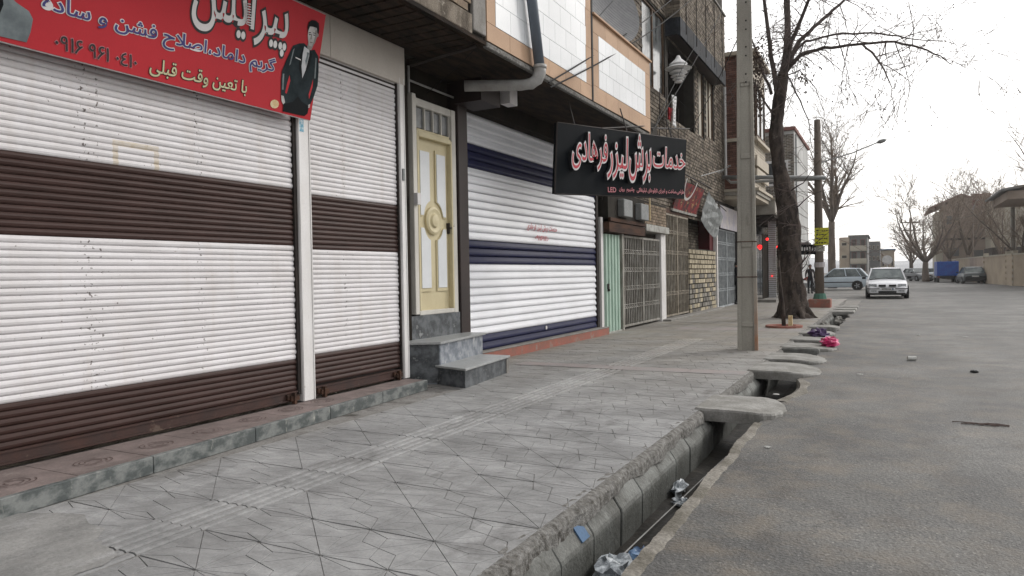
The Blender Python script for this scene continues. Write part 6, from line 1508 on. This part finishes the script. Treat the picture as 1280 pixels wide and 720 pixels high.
# motorcycle
q = atZ(1011, 365, -.06)
mo = thing('motorcycle', 'dark motorcycle parked by the person beyond the big tree', 'motorcycle', (q.x - .2, q.y, -.06), None, radians(-8))
for x in (-.62, .62):
    t = MB(); n_ = 20; R_, r_ = .27, .045
    vs = []; fs = []
    for i in range(n_):
        a = 2 * pi * i / n_
        for j in range(6): b_ = 2 * pi * j / 6; vs.append((x + (R_ + r_ * cos(b_)) * cos(a), r_ * sin(b_), .32 + (R_ + r_ * cos(b_)) * sin(a)))
    for i in range(n_):
        for j in range(6): fs.append((i * 6 + j, ((i + 1) % n_) * 6 + j, ((i + 1) % n_) * 6 + (j + 1) % 6, i * 6 + (j + 1) % 6))
    o = t.raw(vs, fs).build('wheel', M['rubber'], mo, local=True, smooth=True)
    mb = MB().lathe((x, 0, .32), [(.05, -.05), (.05, .05), (0, .05)], Vector((0, 1, 0)), 10)
    for k in range(8): a = 2 * pi * k / 8; mb.tube([(x, 0, .32), (x + cos(a) * .24, 0, .32 + sin(a) * .24)], .006, 4)
    mb.build('spokes', M['rim'], o, local=True)
MB().tube([(-.62, .07, .32), (-.25, .07, .42), (.1, .05, .38), (.35, 0, .85)], .025, 6).tube([(-.62, -.07, .32), (-.3, -.07, .7), (.35, 0, .85)], .022, 6).build('frame', M['dark_metal'], mo, local=True)
MB().tube([(.62, .06, .32), (.42, .05, .95)], .022, 6).tube([(.62, -.06, .32), (.42, -.05, .95)], .022, 6).tube([(.36, -.33, 1.02), (.42, 0, .96), (.36, .33, 1.02)], .016, 6).build('fork', M['rim'], mo, local=True)
MB().tube([(-.05, 0, .82), (.15, 0, .86), (.34, 0, .82)], [.08, .13, .09], 10).build('fuel_tank', M['red_paint'], mo, local=True, smooth=True)
MB().tube([(-.7, 0, .78), (-.4, 0, .8), (-.08, 0, .80)], [.05, .09, .07], 8).build('seat', M['trim_black'], mo, local=True, smooth=True)
o = MB().box(-.12, .22, -.11, .11, .28, .58).build('engine', M['rim'], mo, local=True); bevel(o, .04, 2)
MB().tube([(.15, .12, .3), (-.2, .13, .26), (-.8, .13, .3)], [.025, .03, .045], 7).build('exhaust', M['rim'], mo, local=True, smooth=True)
MB().lathe((.52, 0, .88), [(0, -.03), (.08, 0), (.09, .05), (0, .06)], Vector((1, 0, 0)), 12).build('headlight', M['chrome_lamp'], mo, local=True)

# ================================================================ PEOPLE
def person(loc, rz, label, joints, top, legs, hair=True):
    root = thing('person', label, 'person', loc, None, rz)
    J = joints; names = list(J); idx = {n_: i for i, n_ in enumerate(names)}
    edges = [('pelvis', 'waist'), ('waist', 'chest'), ('chest', 'neck'), ('neck', 'head'), ('head', 'crown')]
    for s_ in 'lr': edges += [('chest', 'sh' + s_), ('sh' + s_, 'el' + s_), ('el' + s_, 'wr' + s_), ('wr' + s_, 'ha' + s_), ('pelvis', 'hip' + s_), ('hip' + s_, 'kn' + s_), ('kn' + s_, 'an' + s_), ('an' + s_, 'to' + s_)]
        
    me = bpy.data.meshes.new('body'); me.from_pydata([J[n_][:3] for n_ in names], [(idx[a], idx[b]) for a, b in edges], [])
    o = bpy.data.objects.new('body', me); COL.objects.link(o); o.parent = root; me.materials.append(top)
    sm = o.modifiers.new('skin', 'SKIN')
    bpy.context.view_layer.update()
    if not me.skin_vertices: me.attributes  # created by the modifier
    for n_ in names:
        sv = me.skin_vertices[0].data[idx[n_]]; sv.radius = (J[n_][3], J[n_][3] * (J[n_][4] if len(J[n_]) > 4 else 1)); sv.use_root = n_ == 'pelvis'
    o.modifiers.new('sub', 'SUBSURF').levels = 1
    hd = J['head']
    MB().lathe((hd[0], hd[1], hd[2] - .13), [(0, 0), (.05, .01), (.075, .06), (.085, .13), (.08, .19), (.05, .235), (0, .25)], n=14).build('head', M['skin'], root, local=True, smooth=True)
    MB().lathe((hd[0] - .012, hd[1], hd[2] - .02), [(.088, 0), (.094, .06), (.08, .12), (.04, .15), (0, .155)], n=14).build('hair', M['hair'], root, local=True, smooth=True)
    MB().tube([(hd[0] + .085, hd[1], hd[2] + .02), (hd[0] + .105, hd[1], hd[2] - .02)], [.008, .016], 5).build('nose', M['skin'], root, local=True)
    mb = MB()
    for s_ in (-1, 1): mb.tube([(hd[0] + .078, hd[1] + s_ * .03 - .012, hd[2] + .02), (hd[0] + .078, hd[1] + s_ * .03 + .012, hd[2] + .02)], .006, 4)
    mb.build('eyes', M['hair'], root, local=True)
    for s_ in (-1, 1):
        n_ = 'hal' if s_ > 0 else 'har'; h_ = Vector(J[n_][:3]); mb = MB()
        mb.tube([h_ + Vector((0, 0, .05)), h_, h_ - Vector((0, 0, .05))], [.028, .036, .03], 8)
        for f in range(4): mb.tube([h_ + Vector((-.025 + f * .017, 0, -.045)), h_ + Vector((-.027 + f * .018, -s_ * .012, -.085)), h_ + Vector((-.02 + f * .016, -s_ * .03, -.11 + abs(f - 1.5) * .008))], [.010, .009, .007], 5)
        mb.tube([h_ + Vector((.025, 0, .01)), h_ + Vector((.045, -s_ * .01, -.03)), h_ + Vector((.045, -s_ * .02, -.055))], [.011, .010, .008], 5)
        mb.build('hand', M['skin'], root, local=True, smooth=True)
    for s_ in 'lr':
        a = J['an' + s_]; o2_ = MB().tube([(a[0] - .09, a[1], .05), (a[0], a[1], .055), (a[0] + .16, a[1], .035)], [.045, .055, .035], 8).build('shoe', M['trim_black'], root, local=True, smooth=True)
    return root
base = {'pelvis': (0, 0, .94, .135, .8), 'waist': (0, 0, 1.10, .13, .75), 'chest': (0, 0, 1.33, .155, .75), 'neck': (.01, 0, 1.50, .055), 'head': (.02, 0, 1.62, .05), 'crown': (.02, 0, 1.66, .04),
        'shl': (0, .19, 1.42, .065), 'ell': (-.02, .25, 1.13, .048), 'wrl': (.08, .24, .90, .036), 'hal': (.10, .24, .85, .028), 'shr': (0, -.19, 1.42, .065), 'elr': (-.02, -.25, 1.13, .048), 'wrr': (.06, -.25, .90, .036), 'har': (.08, -.25, .85, .028),
        'hipl': (0, .09, .88, .095), 'knl': (.02, .10, .49, .065), 'anl': (-.02, .10, .10, .05), 'tol': (.08, .10, .06, .035), 'hipr': (0, -.09, .88, .095), 'knr': (.02, -.10, .49, .065), 'anr': (-.02, -.10, .10, .05), 'tor': (.08, -.10, .06, .035)}
q = atY(1011, 345, 45.8)
person((q.x, 46.6, -.06), radians(-70), 'person in black standing behind the parked motorcycle', base, M['cloth_black'], M['cloth_black'])
b2_p = dict(base); b2_p['knl'] = (.12, .10, .50, .065); b2_p['anl'] = (.14, .10, .10, .05); b2_p['tol'] = (.24, .1, .06, .035); b2_p['anr'] = (-.16, -.10, .12, .05); b2_p['tor'] = (-.06, -.1, .06, .035)
q = atZ(919.5, 380, 0)
person((q.x + .05, q.y, 0), radians(60), 'person in black walking on the pavement just left of the concrete pole', b2_p, M['cloth_black'], M['cloth_black'])

# ================================================================ FAR BUILDINGS AND RIGHT SIDE
def block(name, label, x0, x1, y0, y1, z1, m, roof=None, floors=3, cols=4, face='front', wm='far_dark', z0=-.2, winh=1.2, balcony=False):
    t = thing(name, label, 'building', ((x0 + x1) / 2, y0, 0)); MB().box(x0, x1, y0, y1, z0, z1).build('walls', m, t)
    if roof: MB().box(x0 - .25, x1 + .25, y0 - .25, y1 + .25, z1, z1 + .25).build('roof', roof, t)
    fh = (z1 - .4) / floors; cw = (x1 - x0) / cols
    for f in range(floors):
        for c_ in range(cols):
            z = .6 + f * fh + (fh - winh) / 2 - .3; a = x0 + cw * (c_ + .22); b = x0 + cw * (c_ + .78)
            o = MB().box(a, b, y0 - .06, y0 - .01, z, z + winh).build('window', M['far_cream'] if not balcony else M['far_roof'], t); MB().box(a + .08, b - .08, y0 - .08, y0 - .06, z + .08, z + winh - .08).build('pane', M[wm], o)
        if balcony: MB().box(x0 + .1, x1 - .1, y0 - .9, y0 - .02, f * fh + .1, f * fh + .25).box(x0 + .1, x1 - .1, y0 - .95, y0 - .88, f * fh + .25, f * fh + 1.0).build('balcony', M['far_cream'], t)
    return t
Y = 135
a, b = atY(1062, 296, Y), atY(1084, 296, Y)
block('apartment_building', 'far apartment block with stacked balconies above the silver car', a.x, b.x, Y, Y + 14, a.z, M['far_grey'], M['far_grey'], 3, 2, balcony=True, winh=1.4)
a2 = atY(1049, 297, Y); block('apartment_building', 'tan brick stair tower left of the far balconied block', a2.x, a.x - .05, Y - .2, Y + 12, a2.z, M['far_wall'], None, 3, 1, winh=.6)
a, b = atY(1084.5, 302, 150), atY(1100, 302, 150); block('apartment_building', 'dark plain block right of the far balconied block', a.x, b.x, 150, 165, a.z, M['far_grey'], None, 3, 3, winh=.8)
a, b = atY(1101, 313, 160), atY(1118, 313, 160); block('warehouse', 'low far building with a blue roof edge behind the white sedan', a.x, b.x, 160, 175, a.z, M['far_wall'], M['far_blue'], 1, 3, winh=1.5)
# small round sign and pole far
q = atY(1109, 325, 95); o = MB().lathe(q, [(0, 0), (.55, 0), (.55, .05), (0, .05)], Vector((0, -1, 0)), 16).tube([q, (q.x, q.y, 0)], .05, 6).build('round_sign', M['sign_white'], None, loc=(q.x, 95, 0)); single(o, 'small round white sign on a post above the white sedan', 'sign')
# far utility poles
def upole(px, top, Y, label, arms=2, r=.12, X=None, m='bark_far'):
    q = atY(px, top, Y); t = thing('utility_pole', label, 'utility pole', (q.x, Y, gz)); MB().tube([(q.x, Y, gz), (q.x, Y, q.z)], [r * 1.3, r * .8], 8).build('shaft', M[m], t, smooth=True)
    for k in range(arms):
        MB().box(q.x - 1.0, q.x + 1.0, Y - .06, Y + .06, q.z - .5 - k * .9, q.z - .38 - k * .9).build('cross_arm', M[m], t)
        mb = MB()
        for s_ in (-.9, -.45, .45, .9): mb.lathe((q.x + s_, Y, q.z - .38 - k * .9), [(.05, 0), (.06, .1), (.03, .18), (0, .2)], n=8)
        mb.build('insulator', M['ledge'], t)
    return q
qa = upole(1138, 273, 92, 'wooden utility pole with cross arms among the far bare trees')
qb = upole(1266, 246, 66, 'pale square utility pole before the right hand wall', 0, .17, m='pole')
qc = upole(1216, 262, 84, 'thin lamp pole in front of the brown building', 0, .07)
mb = MB().tube([(qc.x, 84, qc.z), (qc.x + .3, 84, qc.z + .9), (qc.x + 1.6, 84, qc.z + 1.1)], .05, 5).tube([(qc.x + 1.4, 84, qc.z + 1.1), (qc.x + 2.2, 84, qc.z + 1.1)], [.08, .14], 8)
o = mb.build('lamp_arm', M['lamp_metal'], None, loc=(qc.x, 84, 7)); single(o, 'street lamp head on a bent arm before the brown building', 'street lamp')
cable((qa.x - .9, 92, qa.z - .3), (q0.x, q0.y, zt - .6), .8, .012, 'sagging cable from the far cross arm pole to the lamp pole', 20)
cable((qa.x + .9, 92, qa.z - .3), (qb.x, 66, qb.z - .3), .6, .014, 'cable from the far cross arm pole to the right hand pole', 20)
# right: brown building with flat gable, cream building, corner roof
a, b = atY(1179, 250, 104), atY(1237, 250, 104)
Hb_ = thing('house', 'tall brown plastered house with low gable behind the bare trees', 'house', (a.x, 104, 0))
zr = atY(1200, 255, 104).z; zp = atY(1199, 252, 104).z
MB().prism([(a.x, 104, -.2), (b.x, 104, -.2), (b.x, 104, zr - .3), ((a.x * .62 + b.x * .38), 104, zp + .7), (a.x, 104, zr - .2)], (0, 12, 0)).build('walls', M['far_brown'], Hb_)
MB().prism([(a.x - 1.6, 103.6, zr - .55), ((a.x * .62 + b.x * .38), 103.6, zp + .75), ((a.x * .62 + b.x * .38), 103.6, zp + .95), (a.x - 1.6, 103.6, zr - .3)], (0, 12.8, 0)).prism([((a.x * .62 + b.x * .38), 103.6, zp + .76), (b.x + .2, 103.6, zr - .2), (b.x + .2, 103.6, zr + .0), ((a.x * .62 + b.x * .38), 103.6, zp + .96)], (0, 12.8, 0)).build('roof', M['far_roof'], Hb_)
c1 = atY(1215, 265, 104); MB().box(c1.x, b.x + .1, 103.5, 110, zr - .3, zr + 1.1).build('roof_room', M['far_roof'], Hb_)
mz = atY(1200, 300, 104).z; MB().box(a.x, b.x, 103.93, 103.99, mz, mz + .25).build('string_course', M['far_dark'], Hb_)
lw = atY(1180, 330, 104).z; MB().box(a.x - .8, a.x - .02, 104.5, 112, -.2, zr - .8).build('side_wing', M['far_cream'], Hb_)
for (x, y, w_, h_) in ((1190, 275, 1.4, 1.3), (1225, 275, 1.6, 1.4), (1192, 315, 1.4, 1.3), (1222, 318, 1.4, 1.3)):
    q = atY(x, y, 103.9); o = MB().box(q.x - w_ / 2, q.x + w_ / 2, 103.92, 103.99, q.z - h_ / 2, q.z + h_ / 2).build('window', M['far_wall'], Hb_); MB().box(q.x - w_ / 2 + .12, q.x + w_ / 2 - .12, 103.88, 103.92, q.z - h_ / 2 + .12, q.z + h_ / 2 - .12).build('pane', M['far_grey'], o)
a, b = atY(1238, 250, 98), atY(1300, 250, 98)
Ib = thing('apartment_building', 'pale cream blank wall building at the right edge', 'building', (a.x, 98, 0)); MB().box(a.x + .1, b.x + 6, 98, 112, -.2, a.z).build('walls', M['far_cream'], Ib)
for k in range(5): MB().box(a.x + .1 + k * 2.4, a.x + .14 + k * 2.4, 97.97, 98, 2, a.z).build('render_joint', M['far_wall'], Ib)
a = atY(1237, 310, 92); MB().box(a.x, a.x + 9, 90, 97, -.2, a.z).build('dark_wall', M['far_dark'], Ib)
a = atY(1256, 237, 58); t = thing('house', 'brown roof corner with upper wall jutting in at the right edge', 'house', (a.x, 58, 0))
MB().box(a.x + .15, a.x + 8, 58, 66, 5.85, a.z - .1).build('walls', M['far_brown'], t)
MB().prism([(a.x - .25, 57.6, a.z - .12), (a.x + 8.4, 57.6, a.z + 1.3), (a.x + 8.4, 57.6, a.z + 1.45), (a.x - .25, 57.6, a.z + .03)], (0, 9, 0)).build('roof', M['far_grey'], t)
MB().box(a.x + 2.6, a.x + 8, 58.2, 65.9, -.2, 5.84).build('ground_floor', M['far_brown'], t)
# boundary wall with brick piers
W_ = thing('boundary_wall', 'tan boundary wall with pale brick piers along the right side of the street', 'wall', (9.6, 70, 0))
zt_w = 2.3
def wpt(px, Y): return atY(px, 345, Y)
ws = [(1290, 59), (1270, 63.5), (1262, 66.0), (1234, 74), (1216, 82), (1200, 90), (1193, 100)]
WP = [wpt(*q) for q in ws]; WP[0].x = 9.9
for k, (p, q) in enumerate(zip(WP, WP[1:])):
    d = Vector((q.x - p.x, q.y - p.y, 0)); n_ = Vector((-d.y, d.x, 0)).normalized() * .12
    MB().prism([(p.x, p.y, -.1), (q.x, q.y, -.1), (q.x + n_.x * 2, q.y + n_.y * 2, -.1), (p.x + n_.x * 2, p.y + n_.y * 2, -.1)], (0, 0, zt_w)).build('wall_panel', M['far_wall'] if k not in (3, 5) else M['far_brown'], W_)
    MB().prism([Vector((p.x, p.y, zt_w - .1)) - n_ * .6, Vector((q.x, q.y, zt_w - .1)) - n_ * .6, Vector((q.x, q.y, zt_w - .1)) + n_ * 2.4, Vector((p.x, p.y, zt_w - .1)) + n_ * 2.4], (0, 0, .1)).build('coping', M['far_cream'], W_)
    if k < 4:
        for z in range(12): MB().box(p.x - .28 + (.05 if z % 2 else 0), p.x + .16 - (.05 if z % 2 else 0), p.y - .2, p.y + .25, -.1 + z * .22, -.1 + z * .22 + .2).build('pier_stone', M['far_cream'] if z % 2 else M['far_wall'], W_)
sw2 = MB().box(9.2, 30, 45, 58, -.09, .04).box(9.3, 30, 40, 45.0, -.09, .04).build('far_pavement', M['cement'], kind='structure')
o = MB().box(9.2, 9.4, 45, 58.0, -.09, .09).build('far_kerb', M['slab'], kind='structure')
# low wall and shrubs behind far cars are the distant bank
random.seed(130)
mb = MB(); prev = None
for i in range(60):
    x = -380 + i * 12.9; z = 5 + 3.5 * abs(sin(i * .31)) + 2 * sin(i * .83)
    ring = [(x, 340, -.3), (x, 352 + jig(4), z * .6), (x, 390, z)]
    if prev:
        for k in range(2): mb.poly(prev[k], ring[k], ring[k + 1], prev[k + 1])
    prev = ring
mb.build('far_hills', M['hill'], kind='structure', smooth=True)

# haze: thin even air round the whole place
hz = MB().box(-402, 402, -62, 402, -1.2, 16.5).build('haze', M['hill'], kind='stuff'); hz.data.materials.clear()
hm = bpy.data.materials.new('haze_air'); hm.use_nodes = True; nn = hm.node_tree.nodes; nn.clear()
oo_ = nn.new('ShaderNodeOutputMaterial'); pv = nn.new('ShaderNodeVolumePrincipled'); pv.inputs['Color'].default_value = (.96, .96, .96, 1)
pv.inputs['Density'].default_value = .0005; pv.inputs['Anisotropy'].default_value = .5
hm.node_tree.links.new(pv.outputs[0], oo_.inputs['Volume']); hz.data.materials.append(hm)
